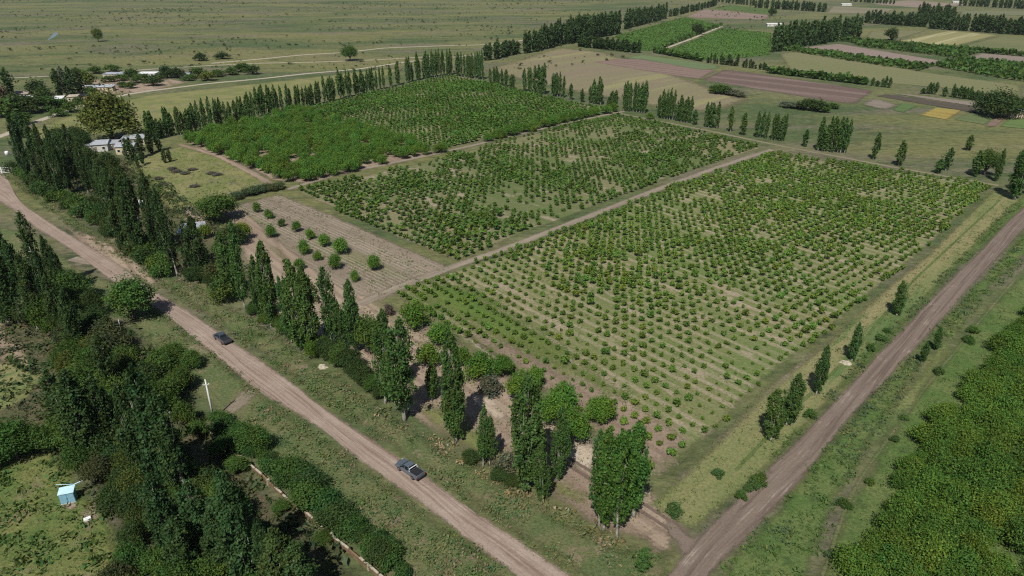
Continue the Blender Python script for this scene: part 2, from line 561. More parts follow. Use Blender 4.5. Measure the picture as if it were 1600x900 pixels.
# farm land between the roadside trees and the orchard
sheet('farm_soil', [(360, 322), (437, 302), (520, 335), (620, 380), (706, 416), (650, 442), (600, 470), (640, 492), (720, 530), (800, 585), (900, 665), (1000, 752), (1075, 800), (1060, 850), (1010, 850), (940, 830), (860, 780), (760, 725), (640, 655), (520, 560), (430, 500), (400, 420)], 0.02, M_farm, 2)
M_sand = soil('pale_sand', (0.40, 0.325, 0.25), (0.45, 0.375, 0.29), (0.32, 0.255, 0.19), 0.2, 0.4, 2.5, grain=(ROW_ANG, 3), speck=0.25)
for P_ in ([(855, 700), (890, 690), (935, 695), (935, 740), (905, 735), (870, 718)], [(672, 545), (690, 538), (705, 552), (705, 570), (685, 562)], [(725, 610), (760, 612), (790, 640), (800, 665), (770, 655), (735, 630)], [(605, 500), (622, 515), (625, 530), (612, 528), (600, 508)], [(690, 505), (730, 520), (790, 560), (780, 568), (730, 535)]):
    sheet('sand_patch', P_, 0.03, M_sand, 1.5)
sheet('grass_under_poplars', [(640, 640), (680, 625), (720, 650), (780, 690), (850, 730), (920, 770), (930, 800), (860, 775), (780, 735), (700, 690)], 0.028, M_meadow, 2.5)
sheet('red_soil_corner', [(1000, 830), (1030, 822), (1058, 838), (1050, 862), (1020, 868)], 0.05, M_farm, 1.2)
sheet('ploughed_field', [(366, 322), (437, 303), (520, 337), (620, 381), (705, 417), (640, 444), (590, 466), (545, 462), (490, 425), (430, 375)], 0.026, M_plough, 1.2)
F1 = [(612, 462), (700, 426), (800, 393), (905, 352), (1020, 305), (1205, 240), (1300, 253), (1400, 268), (1500, 281), (1546, 293), (1440, 397), (1375, 449), (1280, 532), (1200, 592), (1130, 662), (1085, 708), (1030, 748), (1005, 748), (900, 655), (800, 577), (720, 522), (650, 482)]
sheet('orchard_ground', F1, 0.03, M_field1, 1.6)
sheet('orchard_lush_strip', [(615, 464), (690, 432), (745, 445), (830, 497), (920, 555), (990, 610), (1010, 640), (960, 632), (880, 585), (800, 555), (720, 512), (650, 480)], 0.036, M_field1b, 6)
sheet('furrowed_corner', [(905, 657), (1003, 747), (1030, 747), (1090, 700), (1065, 665), (985, 622), (900, 585), (815, 543), (735, 508), (722, 524), (800, 578)], 0.041, M_farm, 3.2)
F2 = [(462, 300), (560, 277), (690, 247), (770, 224), (900, 194), (965, 182), (1080, 203), (1192, 231), (1010, 291), (890, 339), (790, 376), (712, 410), (600, 362)]
sheet('orchard_ground', F2, 0.03, M_field2, 1.5)
F3 = [(288, 222), (330, 207), (400, 193), (470, 172), (520, 190), (620, 218), (684, 240), (640, 252), (560, 268), (480, 287), (425, 282), (380, 258), (320, 238)]
sheet('orchard_ground', F3, 0.03, M_farm, 1.5)
F4 = [(475, 172), (560, 151), (640, 132), (705, 119), (760, 131), (850, 151), (945, 170), (860, 191), (770, 213), (690, 236), (600, 212), (520, 190)]
sheet('orchard_ground', F4, 0.03, M_field4, 1.5)
# headland between orchard and side road
sheet('headland', [(1005, 790), (1090, 715), (1200, 598), (1290, 535), (1380, 452), (1450, 395), (1550, 296), (1590, 300), (1600, 318), (1475, 445), (1345, 582), (1200, 735), (1100, 825), (1080, 835)], 0.022, M_mown, 1.5)
sheet('grey_headland', [(1008, 785), (1090, 710), (1135, 668), (1205, 596), (1290, 530), (1380, 450), (1450, 393), (1549, 294), (1556, 297), (1462, 390), (1392, 450), (1308, 527), (1228, 600), (1150, 675), (1055, 765)], 0.034, M_greyband, 1.6)
line_strip('headland_ditch', [(1150, 735), (1240, 640), (1330, 555), (1422, 443), (1562, 313)], 0.5, 0.04, M_lush, feather=0.45)
sheet('side_road_verge', [(1082, 838), (1150, 775), (1200, 718), (1270, 640), (1340, 562), (1400, 505), (1470, 430), (1580, 318), (1640, 275), (1640, 290), (1475, 446), (1345, 584), (1200, 735), (1112, 824)], 0.038, M_lush, 1.5)
sheet('side_road_verge', [(1090, 930), (1200, 803), (1310, 674), (1390, 586), (1462, 511), (1520, 447), (1660, 300), (1700, 310), (1560, 440), (1480, 520), (1420, 600), (1360, 700), (1310, 780), (1270, 900), (1260, 960), (1080, 960)], 0.022, M_lush, 1.5)
sheet('grove_floor', [(1270, 920), (1310, 800), (1360, 720), (1420, 620), (1500, 520), (1600, 420), (1680, 340), (1800, 380), (1800, 960), (1260, 960)], 0.02, M_lush, 2)
line_strip('grove_ditch_bank', [(1285, 900), (1330, 765), (1378, 700), (1450, 600), (1500, 540), (1570, 455), (1620, 400)], 0.5, 0.04, M_verge, feather=0.5)
sheet('mown_verge_strip', [(1335, 705), (1375, 650), (1440, 580), (1485, 500), (1520, 490), (1490, 540), (1430, 640), (1365, 705)], 0.046, M_mown, 1.5)

# roads and tracks
strip('main_road', [(-60, 233), (7, 272), (32, 317), (87, 355), (150, 390), (217, 437), (292, 487), (332, 515), (400, 561), (450, 595), (500, 635), (562, 674), (625, 720), (662, 745), (737, 800), (800, 839), (880, 898), (990, 975)],
      [(-60, 285), (-5, 312), (42, 345), (107, 388), (175, 436), (225, 470), (270, 500), (312, 535), (360, 572), (400, 607), (457, 642), (507, 676), (575, 727), (650, 777), (710, 825), (797, 893), (880, 955), (930, 1010)], 0.05, M_road)
strip('side_road', [(1010, 950), (1050, 892), (1075, 856), (1112, 822), (1150, 787), (1200, 734), (1262, 674), (1350, 580), (1420, 507), (1473, 450), (1537, 387), (1600, 322), (1680, 245)],
      [(1062, 950), (1107, 895), (1150, 850), (1200, 805), (1262, 737), (1310, 673), (1350, 628), (1390, 585), (1462, 510), (1514, 450), (1560, 400), (1602, 355), (1690, 265)], 0.05, M_road2)
line_strip('orchard_track', [(560, 476), (620, 449), (702, 419), (800, 385), (900, 346), (1020, 299), (1120, 262), (1206, 234)], 2.9, 0.044, M_track, feather=0.3)
line_strip('back_orchard_track', [(450, 296), (540, 268), (580, 261), (650, 247), (745, 226), (800, 212), (910, 187), (975, 174)], 2.4, 0.044, M_track, feather=0.35)
line_strip('row_side_track', [(700, 116), (800, 140), (960, 176), (1100, 203), (1230, 230), (1400, 262), (1560, 290)], 2.4, 0.04, M_dull, feather=0.45)
sheet('farm_entrance', [(1036, 806), (1058, 816), (1082, 838), (1110, 826), (1080, 866), (1062, 874), (1054, 850), (1036, 826)], 0.056, M_road2, 0.8)
line_strip('wheel_rut', [(1062, 838), (1040, 822), (1012, 805), (990, 792), (960, 772), (925, 748), (870, 718), (800, 672)], 0.55, 0.054, M_rut, feather=0.3)
line_strip('wheel_rut', [(1072, 830), (1045, 812), (1020, 797), (1000, 783), (968, 764), (930, 740), (880, 712), (806, 664)], 0.55, 0.054, M_rut, feather=0.3)
sheet('wall_gateway', [(300, 668), (345, 640), (385, 602), (408, 612), (380, 640), (335, 668)], 0.046, M_greyband, 1.0)
sheet('field_gateway', [(222, 566), (262, 556), (312, 533), (335, 552), (300, 562), (250, 572)], 0.046, M_greyband, 0.8)
line_strip('gateway_path', [(112, 404), (130, 408), (160, 412)], 3.0, 0.046, M_track, feather=0.25)
sheet('dusty_bank', [(95, 350), (150, 368), (200, 396), (255, 442), (235, 446), (180, 418), (120, 378)], 0.03, M_farm, 1.5)
line_strip('meadow_path', [(280, 226), (340, 243), (390, 268), (430, 292)], 2.6, 0.044, M_farm, feather=0.3)
# pale roads of the plain
line_strip('plain_road', [(-60, 232), (10, 210), (57, 190), (137, 162), (200, 147), (235, 142), (330, 130), (400, 124), (480, 115), (560, 108), (640, 96), (700, 90), (760, 84)], 4.5, 0.05, M_pale, feather=0.2)
line_strip('canal_road', [(-60, 126), (60, 120), (180, 112), (300, 104), (400, 99), (500, 97), (600, 93), (680, 88)], 3.5, 0.05, M_pale, feather=0.3)
line_strip('upper_plain_road', [(330, 99), (400, 93), (470, 86), (540, 82), (600, 75), (680, 72), (760, 70), (860, 58)], 5, 0.05, M_pale, feather=0.35)
sheet('settlement_yard', [(140, 125), (180, 118), (260, 122), (300, 128), (240, 142), (160, 150), (130, 140)], 0.03, M_farm, 4)
sheet('dry_paddock', [(20, 215), (60, 196), (140, 168), (230, 148), (400, 130), (560, 112), (640, 104), (600, 122), (480, 150), (330, 180), (230, 200), (130, 215), (60, 225)], 0.02, M_meadow, 5)
M_water = plain('stream_water', (0.03, 0.06, 0.12), 0.08, 0.1, 1.0, spec=0.5)
wm = MB()
wp = [(a, b, 0.06) for a, b in GP([(74, 62), (79, 58), (83, 52.5), (87, 50.5), (91, 52), (89, 55.5), (85, 58), (79, 61), (75, 63)])]
wm.add(wp, [tuple(range(len(wp)))])
tag(wm.build('marsh_stream', M_water), kind='structure')

# far fields
FZ = [0.056]


def field(name, px, c1, c2, z=0.06, ang=PLOUGH_ANG, per=9.0, lc=None, amt=0.6, f=4.0, c3=None):
    k = 0.86
    FZ[0] += 0.004
    z = max(z, FZ[0]) if z < 0.075 else z + 0.1
    c1, c2, lc, c3 = [tuple(x * k for x in c) if c else None for c in (c1, c2, lc, c3)]
    key = name + '_cover'
    m = soil(key, c1, c2, c3, 0.012, 0.05, 0.5, lines=(ang, per, lc or tuple(x * 0.75 for x in c1), amt), grain=(ang, 8), speck=0.2, bump=0.3)
    return sheet(name, px, z, m, f)


field('dry_fallow', [(745, 110), (800, 95), (870, 73), (950, 82), (1000, 98), (1100, 130), (1180, 158), (1120, 178), (1000, 165), (880, 142)], (0.225, 0.185, 0.125), (0.215, 0.20, 0.105), 0.05, SIDE_ANG, 25, (0.26, 0.235, 0.13), 0.25, 10, (0.27, 0.255, 0.12))
field('tilled_field', [(925, 97), (965, 91), (1000, 92), (1122, 110), (1095, 125), (1030, 115)], (0.235, 0.165, 0.135), (0.255, 0.19, 0.15), lc=(0.13, 0.09, 0.08))
field('dark_tilled_field', [(1093, 125), (1130, 108), (1200, 117), (1370, 142), (1340, 163), (1310, 161), (1200, 143)], (0.15, 0.105, 0.09), (0.19, 0.14, 0.115), lc=(0.26, 0.2, 0.165), per=22)
field('bean_field', [(970, 91), (1002, 85), (1122, 101), (1128, 107), (1095, 110), (1000, 93)], (0.14, 0.19, 0.09), (0.16, 0.21, 0.09))
EB = [(958, 57), (1070, 27), (1126, 39), (1085, 57), (1020, 81), (995, 78)]
FB = [(1032, 83), (1082, 64), (1128, 44), (1206, 52), (1204, 86), (1150, 92), (1095, 95)]
field('vine_block', EB, (0.09, 0.17, 0.042), (0.10, 0.18, 0.045), ang=SIDE_ANG, per=6)
field('vine_block', FB, (0.085, 0.16, 0.04), (0.10, 0.175, 0.045), ang=PLOUGH_ANG, per=6)
line_strip('vine_block_track', [(1022, 82), (1082, 60), (1128, 41)], 4, 0.09, M_pale, feather=0.2)
field('bare_field', [(1070, 26), (1100, 14), (1205, 24), (1196, 31), (1090, 28)], (0.25, 0.18, 0.15), (0.28, 0.21, 0.17))
field('far_crop', [(1112, 13), (1140, 7), (1215, 16), (1205, 23)], (0.09, 0.14, 0.04), (0.10, 0.15, 0.045))
field('stubble_field', [(1215, 84), (1300, 76), (1345, 93), (1440, 112), (1600, 134), (1600, 160), (1500, 140), (1380, 130), (1230, 108)], (0.215, 0.20, 0.12), (0.19, 0.195, 0.09), lc=(0.15, 0.165, 0.075))
field('pale_strip_field', [(1250, 74), (1310, 68), (1480, 96), (1455, 101), (1340, 91)], (0.27, 0.21, 0.18), (0.29, 0.235, 0.19))
ORF = [[(1225, 79), (1262, 79), (1452, 104), (1440, 112), (1330, 96)], [(1322, 62), (1530, 82), (1500, 92), (1340, 72)], [(1455, 104), (1500, 93), (1640, 106), (1640, 136), (1560, 122)]]
for o in ORF:
    field('far_orchard_ground', o, (0.11, 0.14, 0.055), (0.15, 0.16, 0.07))
field('pale_plot', [(1505, 92), (1530, 83), (1640, 92), (1640, 106)], (0.26, 0.21, 0.175), (0.28, 0.23, 0.19))
field('hay_field', [(1400, 64), (1480, 48), (1562, 55), (1492, 73)], (0.22, 0.22, 0.10), (0.28, 0.26, 0.12), lc=(0.42, 0.39, 0.22), per=26, ang=SIDE_ANG, amt=0.8)
field('green_pasture', [(1492, 74), (1562, 56), (1640, 60), (1640, 84)], (0.15, 0.17, 0.075), (0.19, 0.19, 0.09))
field('olive_pasture', [(1345, 62), (1360, 48), (1450, 48), (1400, 63)], (0.17, 0.18, 0.085), (0.21, 0.19, 0.11))
field('pale_far_field', [(1290, 20), (1300, 10), (1400, 14), (1380, 22)], (0.24, 0.22, 0.15), (0.21, 0.19, 0.12))
field('pink_far_field', [(1360, 6), (1420, 0), (1520, 8), (1430, 12)], (0.28, 0.22, 0.18), (0.25, 0.2, 0.15))
field('green_far_field', [(1500, 18), (1640, 16), (1640, 24), (1500, 24)], (0.17, 0.18, 0.1), (0.2, 0.2, 0.12))
field('vegetable_plot', [(1342, 163), (1362, 152), (1408, 165), (1385, 174)], (0.25, 0.21, 0.17), (0.22, 0.19, 0.14), z=0.08)
field('green_plot', [(1392, 172), (1408, 161), (1437, 165), (1412, 177)], (0.10, 0.16, 0.06), (0.12, 0.18, 0.06), z=0.08, f=1.5)
field('yellow_plot', [(1436, 180), (1460, 168), (1505, 173), (1480, 188)], (0.33, 0.26, 0.07), (0.36, 0.28, 0.09), z=0.08, f=1.5, c3=(0.26, 0.14, 0.06))
field('dark_soil_plot', [(1366, 150), (1385, 147), (1527, 167), (1530, 179), (1500, 173)], (0.095, 0.082, 0.062), (0.115, 0.095, 0.072), z=0.08, f=1.5)
field('light_soil_plot', [(1385, 145), (1420, 148), (1527, 160), (1524, 167)], (0.26, 0.215, 0.18), (0.28, 0.235, 0.19), z=0.084, f=1.5)
field('kitchen_garden', [(1488, 187), (1520, 174), (1562, 181), (1540, 196)], (0.125, 0.165, 0.07), (0.15, 0.175, 0.075), z=0.08, f=1.5)
field('brown_plot', [(1537, 197), (1555, 183), (1572, 184), (1557, 199)], (0.22, 0.16, 0.12), (0.2, 0.15, 0.11), z=0.084, f=1.0)
field('green_lawn', [(1558, 198), (1575, 186), (1640, 186), (1640, 205)], (0.12, 0.18, 0.06), (0.14, 0.2, 0.07), z=0.08, f=1.5)

# ------------------------------------------------------------------ leaf clouds
def leaf_quads(P, size, out, rng, spread=0.9, up=0.35, aspect=0.62):
    n = len(P)
    r = rng.normal(size=(n, 3))
    r /= np.linalg.norm(r, axis=1, keepdims=True)
    nr = out * (1 - spread * 0.5) + r * spread + np.array([0, 0, up])
    nr /= np.linalg.norm(nr, axis=1, keepdims=True)
    q = rng.normal(size=(n, 3))
    t = np.cross(nr, q)
    t /= np.linalg.norm(t, axis=1, keepdims=True)
    s = np.cross(nr, t)
    L = (size * rng.uniform(0.65, 1.35, n))[:, None] * 0.5
    W = L * aspect * rng.uniform(0.75, 1.3, n)[:, None]
    k = rng.uniform(-0.25, 0.25, (n, 1))
    V = np.empty((n, 4, 3))
    V[:, 0] = P + t * L
    V[:, 1] = P + s * W + t * L * k
    V[:, 2] = P - t * L
    V[:, 3] = P - s * W - t * L * k
    return V.reshape(-1, 3), np.arange(4 * n).reshape(n, 4)


def leaf_tint(n, rng, amp=0.28, warm=0.12):
    a = rng.uniform(1 - amp, 1 + amp, n)
    w = rng.normal(0, warm, n)
    return np.stack([a * (1 + w), a, a * (1 - w * 0.7)], 1)


def poplar_meshes(seed, h=18.0, R=1.9, nleaf=4200, size=0.62, bare=0.07, limbs=16, ragged=0.3):
    """columnar poplar: forked pale trunk, steep limbs, leaves clumped along them"""
    rng = np.random.default_rng(seed)
    tr = MB()
    bend = rng.normal(0, 0.25, 2)
    axis = lambda z: (bend[0] * math.sin(z / h * 2.4), bend[1] * math.sin(z / h * 2.0))
    zs = [0, 0.6, h * 0.1, h * 0.3, h * 0.55, h * 0.8, h * 0.96]
    rs = [0.42, 0.30, 0.24, 0.19, 0.13, 0.07, 0.02]
    tr.tube([(axis(z)[0], axis(z)[1], z) for z in zs], rs, 7)
    prof = lambda f: (0.5 + 0.5 * min(1.0, f / 0.3)) * max(0.12, 1 - max(0.0, (f - 0.5) / 0.5) ** 2.3 * 0.92)
    cl, clr = [], []
    for i in range(limbs):
        f0 = bare + 0.55 * rng.random()
        a = rng.random() * 6.283
        z0 = f0 * h
        ln = h * (0.22 + 0.2 * rng.random())
        z1 = min(h * 0.97, z0 + ln)
        f1 = (z1 / h - bare) / (1 - bare)
        r1 = R * prof(f1) * rng.uniform(0.5, 0.95)
        x0, y0 = axis(z0)
        x1, y1 = axis(z1)
        p0 = (x0, y0, z0)
        pm = (x0 + math.cos(a) * r1 * 0.75, y0 + math.sin(a) * r1 * 0.75, z0 + (z1 - z0) * 0.42)
        p1 = (x1 + math.cos(a) * r1, y1 + math.sin(a) * r1, z1)
        tr.tube([p0, pm, p1], [0.09, 0.06, 0.015], 5)
    nc = 150
    for i in range(nc):
        f = (i + rng.random()) / nc
        z = h * (bare + (1 - bare) * f)
        a = rng.random() * 6.283
        rr = R * prof(f) * (0.25 + 0.75 * math.sqrt(rng.random())) * (1 + rng.normal(0, ragged * 0.5))
        x, y = axis(z)
        cl.append((x + math.cos(a) * rr, y + math.sin(a) * rr, z))
        clr.append(rng.uniform(0.3, 0.7) * (0.4 + 0.6 * prof(f)))
    cl, clr = np.array(cl), np.array(clr)
    w = clr ** 1.6
    idx = rng.choice(nc, nleaf, p=w / w.sum())
    d = rng.normal(size=(nleaf, 3)) * clr[idx][:, None] * np.array([0.5, 0.5, 0.95])
    P = cl[idx] + d
    P[:, 2] = np.clip(P[:, 2], h * bare * 0.8, h * 1.02)
    ax = np.stack([bend[0] * np.sin(P[:, 2] / h * 2.4), bend[1] * np.sin(P[:, 2] / h * 2.0), P[:, 2] * 0 - 0], 1)
    out = P - np.stack([ax[:, 0], ax[:, 1], P[:, 2]], 1)
    out /= np.maximum(np.linalg.norm(out, axis=1, keepdims=True), 1e-3)
    V, F = leaf_quads(P, np.full(nleaf, size), out, rng, 0.95, 0.3)
    cv = leaf_tint(nc, rng, 0.16, 0.06)[idx]
    return tr.mesh('trunk', BARK, True), mesh_np('crown', V, F, LEAF, leaf_tint(nleaf, rng) * cv)


def broad_meshes(seed, h=7.0, R=3.6, nleaf=2600, size=0.55, lobes=11, clear=0.22, droop=0.0, flat=0.85, bark=None, trunk_r=0.2, inner=0.35, fuzz=0.2):
    """spreading tree: short trunk, forked limbs, leaves on uneven lobes with gaps between"""
    rng = np.random.default_rng(seed)
    tr = MB()
    zc = h * clear
    tr.tube([(0, 0, 0), (0.05, 0.02, zc * 0.5), (0.08, -0.03, zc)], [trunk_r * 1.3, trunk_r, trunk_r * 0.85], 7)
    C, Rl = [], []
    for i in range(lobes):
        a = i * 2.399 + rng.uniform(-0.4, 0.4)
        q = math.sqrt((i + 0.5) / lobes)
        rr = R * 0.68 * q * rng.uniform(0.85, 1.15)
        z = zc + (h - zc) * (0.30 + 0.45 * (1 - q ** 2) + rng.uniform(-0.1, 0.12))
        C.append((math.cos(a) * rr, math.sin(a) * rr, z))
        Rl.append(R * rng.uniform(0.30, 0.46))
        tr.tube([(0.08, -0.03, zc * 0.9), (C[-1][0] * 0.45, C[-1][1] * 0.45, zc + (z - zc) * 0.55), C[-1]], [trunk_r * 0.55, trunk_r * 0.33, trunk_r * 0.1], 5)
    C, Rl = np.array(C), np.array(Rl)
    w = Rl ** 2
    idx = rng.choice(lobes, nleaf, p=w / w.sum())
    d = rng.normal(size=(nleaf, 3))
    d /= np.linalg.norm(d, axis=1, keepdims=True)
    rad = Rl[idx] * np.where(rng.random(nleaf) < inner, rng.uniform(0.3, 0.9, nleaf), rng.normal(1.0, fuzz, nleaf))
    P = C[idx] + d * rad[:, None] * np.array([1, 1, flat])
    P[:, 2] += np.where(rng.random(nleaf) < 0.18, rng.exponential(0.09 * h, nleaf), 0)      # upright shoots
    if droop:
        rr = np.hypot(P[:, 0], P[:, 1]) / R
        P[:, 2] -= droop * rr ** 2 * rng.random(nleaf) * h
    P[:, 2] = np.maximum(P[:, 2], 0.15)
    V, F = leaf_quads(P, np.full(nleaf, size), d, rng, 0.8, 0.35)
    cv = leaf_tint(lobes, rng, 0.14, 0.08)[idx]
    return tr.mesh('trunk', bark or DARKBARK, True), mesh_np('crown', V, F, LEAF, leaf_tint(nleaf, rng) * cv)


def bush_arrays(rng, n, h=1.5, R=0.9, size=0.34):
    """small orchard bush: upright shoots from a low fork"""
    k = 7
    a = rng.random(k) * 6.283
    q = rng.uniform(0.2, 1.0, k)
    C = np.stack([np.cos(a) * q * R * 0.6, np.sin(a) * q * R * 0.6, h * rng.uniform(0.4, 0.75, k)], 1)
    idx = rng.integers(0, k, n)
    d = rng.normal(size=(n, 3))
    d /= np.linalg.norm(d, axis=1, keepdims=True)
    P = C[idx] + d * (rng.uniform(0.15, 0.52, n) * R)[:, None] * np.array([1, 1, 1.0 * h / R / 1.5])
    P[:, 2] = np.maximum(P[:, 2], 0.08)
    V, F = leaf_quads(P, np.full(n, size), d, rng, 0.8, 0.3)
    return V, F, leaf_tint(n, rng)


def join_scatter(name, pts, scl, variants, colours, rng, mat=LEAF):
    """pts (n,2); many small plants nobody could count, joined into one mesh"""
    Vs, Fs, Ts, off = [], [], [], 0
    n = len(pts)
    pick = rng.integers(0, len(variants), n)
    rot = rng.random(n) * 6.283
    for vi, (V, F, T) in enumerate(variants):
        sel = np.nonzero(pick == vi)[0]
        if not len(sel):
            continue
        c, s = np.cos(rot[sel])[:, None], np.sin(rot[sel])[:, None]
        sx, sz = scl[sel, 0][:, None], scl[sel, 1][:, None]
        X = (V[None, :, 0] * c - V[None, :, 1] * s) * sx + pts[sel, 0][:, None]
        Y = (V[None, :, 0] * s + V[None, :, 1] * c) * sx + pts[sel, 1][:, None]
        Z = np.repeat(V[None, :, 2], len(sel), 0) * sz
        Vs.append(np.stack([X, Y, Z], 2).reshape(-1, 3))
        Fs.append((F[None] + (np.arange(len(sel)) * len(V))[:, None, None]).reshape(-1, 4) + off)
        Ts.append((T[None] * colours[sel][:, None, :]).reshape(-1, 3))
        off += len(sel) * len(V)
    me = mesh_np(name, np.concatenate(Vs), np.concatenate(Fs), mat, np.concatenate(Ts))
    return link(name, me)


def vnoise(pts, scale, seed):
    """smooth value noise in 0..1 at plan points"""
    r = np.random.default_rng(seed)
    T = r.random((64, 64))
    q = pts / scale
    i = np.floor(q).astype(int)
    f = q - i
    f = f * f * (3 - 2 * f)
    g = lambda a, b: T[(i[:, 0] + a) % 64, (i[:, 1] + b) % 64]
    return (g(0, 0) * (1 - f[:, 0]) + g(1, 0) * f[:, 0]) * (1 - f[:, 1]) + (g(0, 1) * (1 - f[:, 0]) + g(1, 1) * f[:, 0]) * f[:, 1]


def grid_points(poly_px, ang, along, across, jitter, rng):
    P = np.array(GP(poly_px))
    c = P.mean(0)
    R = np.abs(P - c).max() * 1.5
    a, b = np.arange(-R, R, along), np.arange(-R, R, across)
    A, B = np.meshgrid(a, b)
    A = A.ravel() + rng.normal(0, jitter, A.size)
    B = B.ravel() + rng.normal(0, jitter * 0.6, B.size)
    X = c[0] + A * math.cos(ang) - B * math.sin(ang)
    Y = c[1] + A * math.sin(ang) + B * math.cos(ang)
    pts = np.stack([X, Y], 1)
    return pts[inside(pts, P)]


def row_order(pts, ang, across, up=True):
    """row number (from the low side across) and place in the row of each planted thing"""
    A = pts[:, 0] * math.cos(ang) + pts[:, 1] * math.sin(ang)
    B = -pts[:, 0] * math.sin(ang) + pts[:, 1] * math.cos(ang)
    order = np.argsort(B)
    # rows are separated by gaps in B: fit the phase of the planting grid
    ph = np.angle(np.exp(2j * np.pi * B / across).mean()) / (2 * np.pi) * across
    r = np.round((B - ph) / across).astype(int)
    ids = {v: i for i, v in enumerate(sorted(set(r.tolist())))}
    row = np.array([ids[v] for v in r.tolist()])
    col = np.zeros(len(pts), int)
    for v in range(len(ids)):
        sel = np.nonzero(row == v)[0]
        sel = sel[np.argsort(A[sel] if up else -A[sel])]
        col[sel] = np.arange(len(sel))
    return row, col


def scatter(poly_px, density, rng, metres=False):
    P = np.array(poly_px if metres else GP(poly_px))
    lo, hi = P.min(0), P.max(0)
    n = int(np.prod(hi - lo) * density)
    pts = rng.uniform(lo, hi, (n, 2))
    return pts[inside(pts, P)]


def poisson(poly_px, dist, rng, tries=12000):
    P = np.array(GP(poly_px))
    cand = rng.uniform(P.min(0), P.max(0), (tries, 2))
    cand = cand[inside(cand, P)]
    out = []
    for p in cand:
        if all((p[0] - q[0]) ** 2 + (p[1] - q[1]) ** 2 > dist * dist for q in out):
            out.append((float(p[0]), float(p[1])))
    return out


# ------------------------------------------------------------------ plants as things
POPLARS = [poplar_meshes(100 + i, 18, [1.7, 1.9, 2.1, 1.75, 1.95, 1.6, 1.8, 2.2, 1.5][i], [8200, 9000, 9400, 6600, 8800, 7400, 5600, 9600, 6800][i], 0.42, [0.12, 0.09, 0.07, 0.15, 0.10, 0.08, 0.18, 0.06, 0.13][i], ragged=[0.3, 0.5, 0.3, 0.7, 0.4, 0.6, 0.8, 0.3, 0.5][i]) for i in range(9)]
FARPOP = [poplar_meshes(200 + i, 18, 1.5 + 0.2 * (i % 4), 1300, 0.9, 0.05 + 0.03 * (i % 3), 6, 0.3 + 0.2 * (i % 3)) for i in range(8)]
BROAD = [broad_meshes(300 + i, 7, 3.5, 7600, 0.33, 12 + i % 4, 0.18, fuzz=0.26) for i in range(6)]
FRUIT = [broad_meshes(320 + i, 4.5, 2.6, 3200, 0.33, 12 + i % 3, 0.14, flat=0.9, fuzz=0.26) for i in range(5)]
SHRUB = [broad_meshes(340 + i, 2.2, 1.7, 1500, 0.27, 8, 0.04, trunk_r=0.07) for i in range(5)]
GROVE = [broad_meshes(360 + i, 3.2, 2.3, 4200, 0.26, 22, 0.10, flat=0.9, fuzz=0.34, trunk_r=0.12) for i in range(6)]
WILLOW = broad_meshes(380, 17, 8.5, 9000, 0.75, 18, 0.12, droop=0.25, trunk_r=0.5, inner=0.45)
BIGDARK = broad_meshes(381, 14, 9, 8000, 0.8, 16, 0.1, trunk_r=0.5)
FARROUND = [broad_meshes(390 + i, 7, 3.6, 1100, 0.72, 9, 0.06, flat=1.0) for i in range(4)]

C_POP = (0.070, 0.136, 0.034)
C_POPDARK = (0.050, 0.092, 0.028)
C_BRIGHT = (0.096, 0.190, 0.028)
C_MID = (0.068, 0.124, 0.025)
C_DARK = (0.046, 0.080, 0.022)
C_OLIVE = (0.098, 0.134, 0.028)
C_GREY = (0.125, 0.145, 0.09)


def jig(c, amp=0.14):
    k = random.uniform(1 - amp, 1 + amp)
    w = random.gauss(0, amp * 0.5)
    return (c[0] * k * (1 + w), c[1] * k, c[2] * k * (1 - w * 0.5), 1)


def plant(name, xy, pair, sc, colour, label, cat, group=None, parts=True, lean=0.0):
    """a tree: an Empty at its foot with trunk and crown"""
    t = empty(name, (xy[0], xy[1], 0.0), random.uniform(0, 6.283))
    t.scale = sc
    if lean:
        t.rotation_euler = (random.gauss(0, lean), random.gauss(0, lean), random.uniform(0, 6.283))
    tag(t, label, cat, group)
    link('trunk', pair[0], t)
    c = link('crown', pair[1], t)
    c.color = jig(colour)
    return t


ORD = 'first second third fourth fifth sixth seventh eighth ninth tenth eleventh twelfth thirteenth fourteenth fifteenth sixteenth seventeenth eighteenth nineteenth twentieth'.split()
TENS = {2: 'twenty', 3: 'thirty', 4: 'forty', 5: 'fifty', 6: 'sixty', 7: 'seventy', 8: 'eighty', 9: 'ninety'}


def ordinal(i):
    i += 1
    if i <= 20:
        return ORD[i - 1]
    t, u = divmod(i, 10)
    if u == 0:
        return TENS[t][:-1] + 'ieth'
    return TENS[t] + '-' + ORD[u - 1]


def poplar(u, v, vtop, width, label, group, colour=C_POP, far=False, idx=None):
    h = top_height(v, vtop)
    pool = FARPOP if far else POPLARS
    pair = pool[idx if idx is not None else random.randrange(len(pool))]
    w = width / (5.6 if not far else 5.2) * random.uniform(0.88, 1.14)
    return plant('poplar_tree', G(u, v), pair, (w, w, h / 18.0), colour, label, 'poplar', group, lean=0.025)


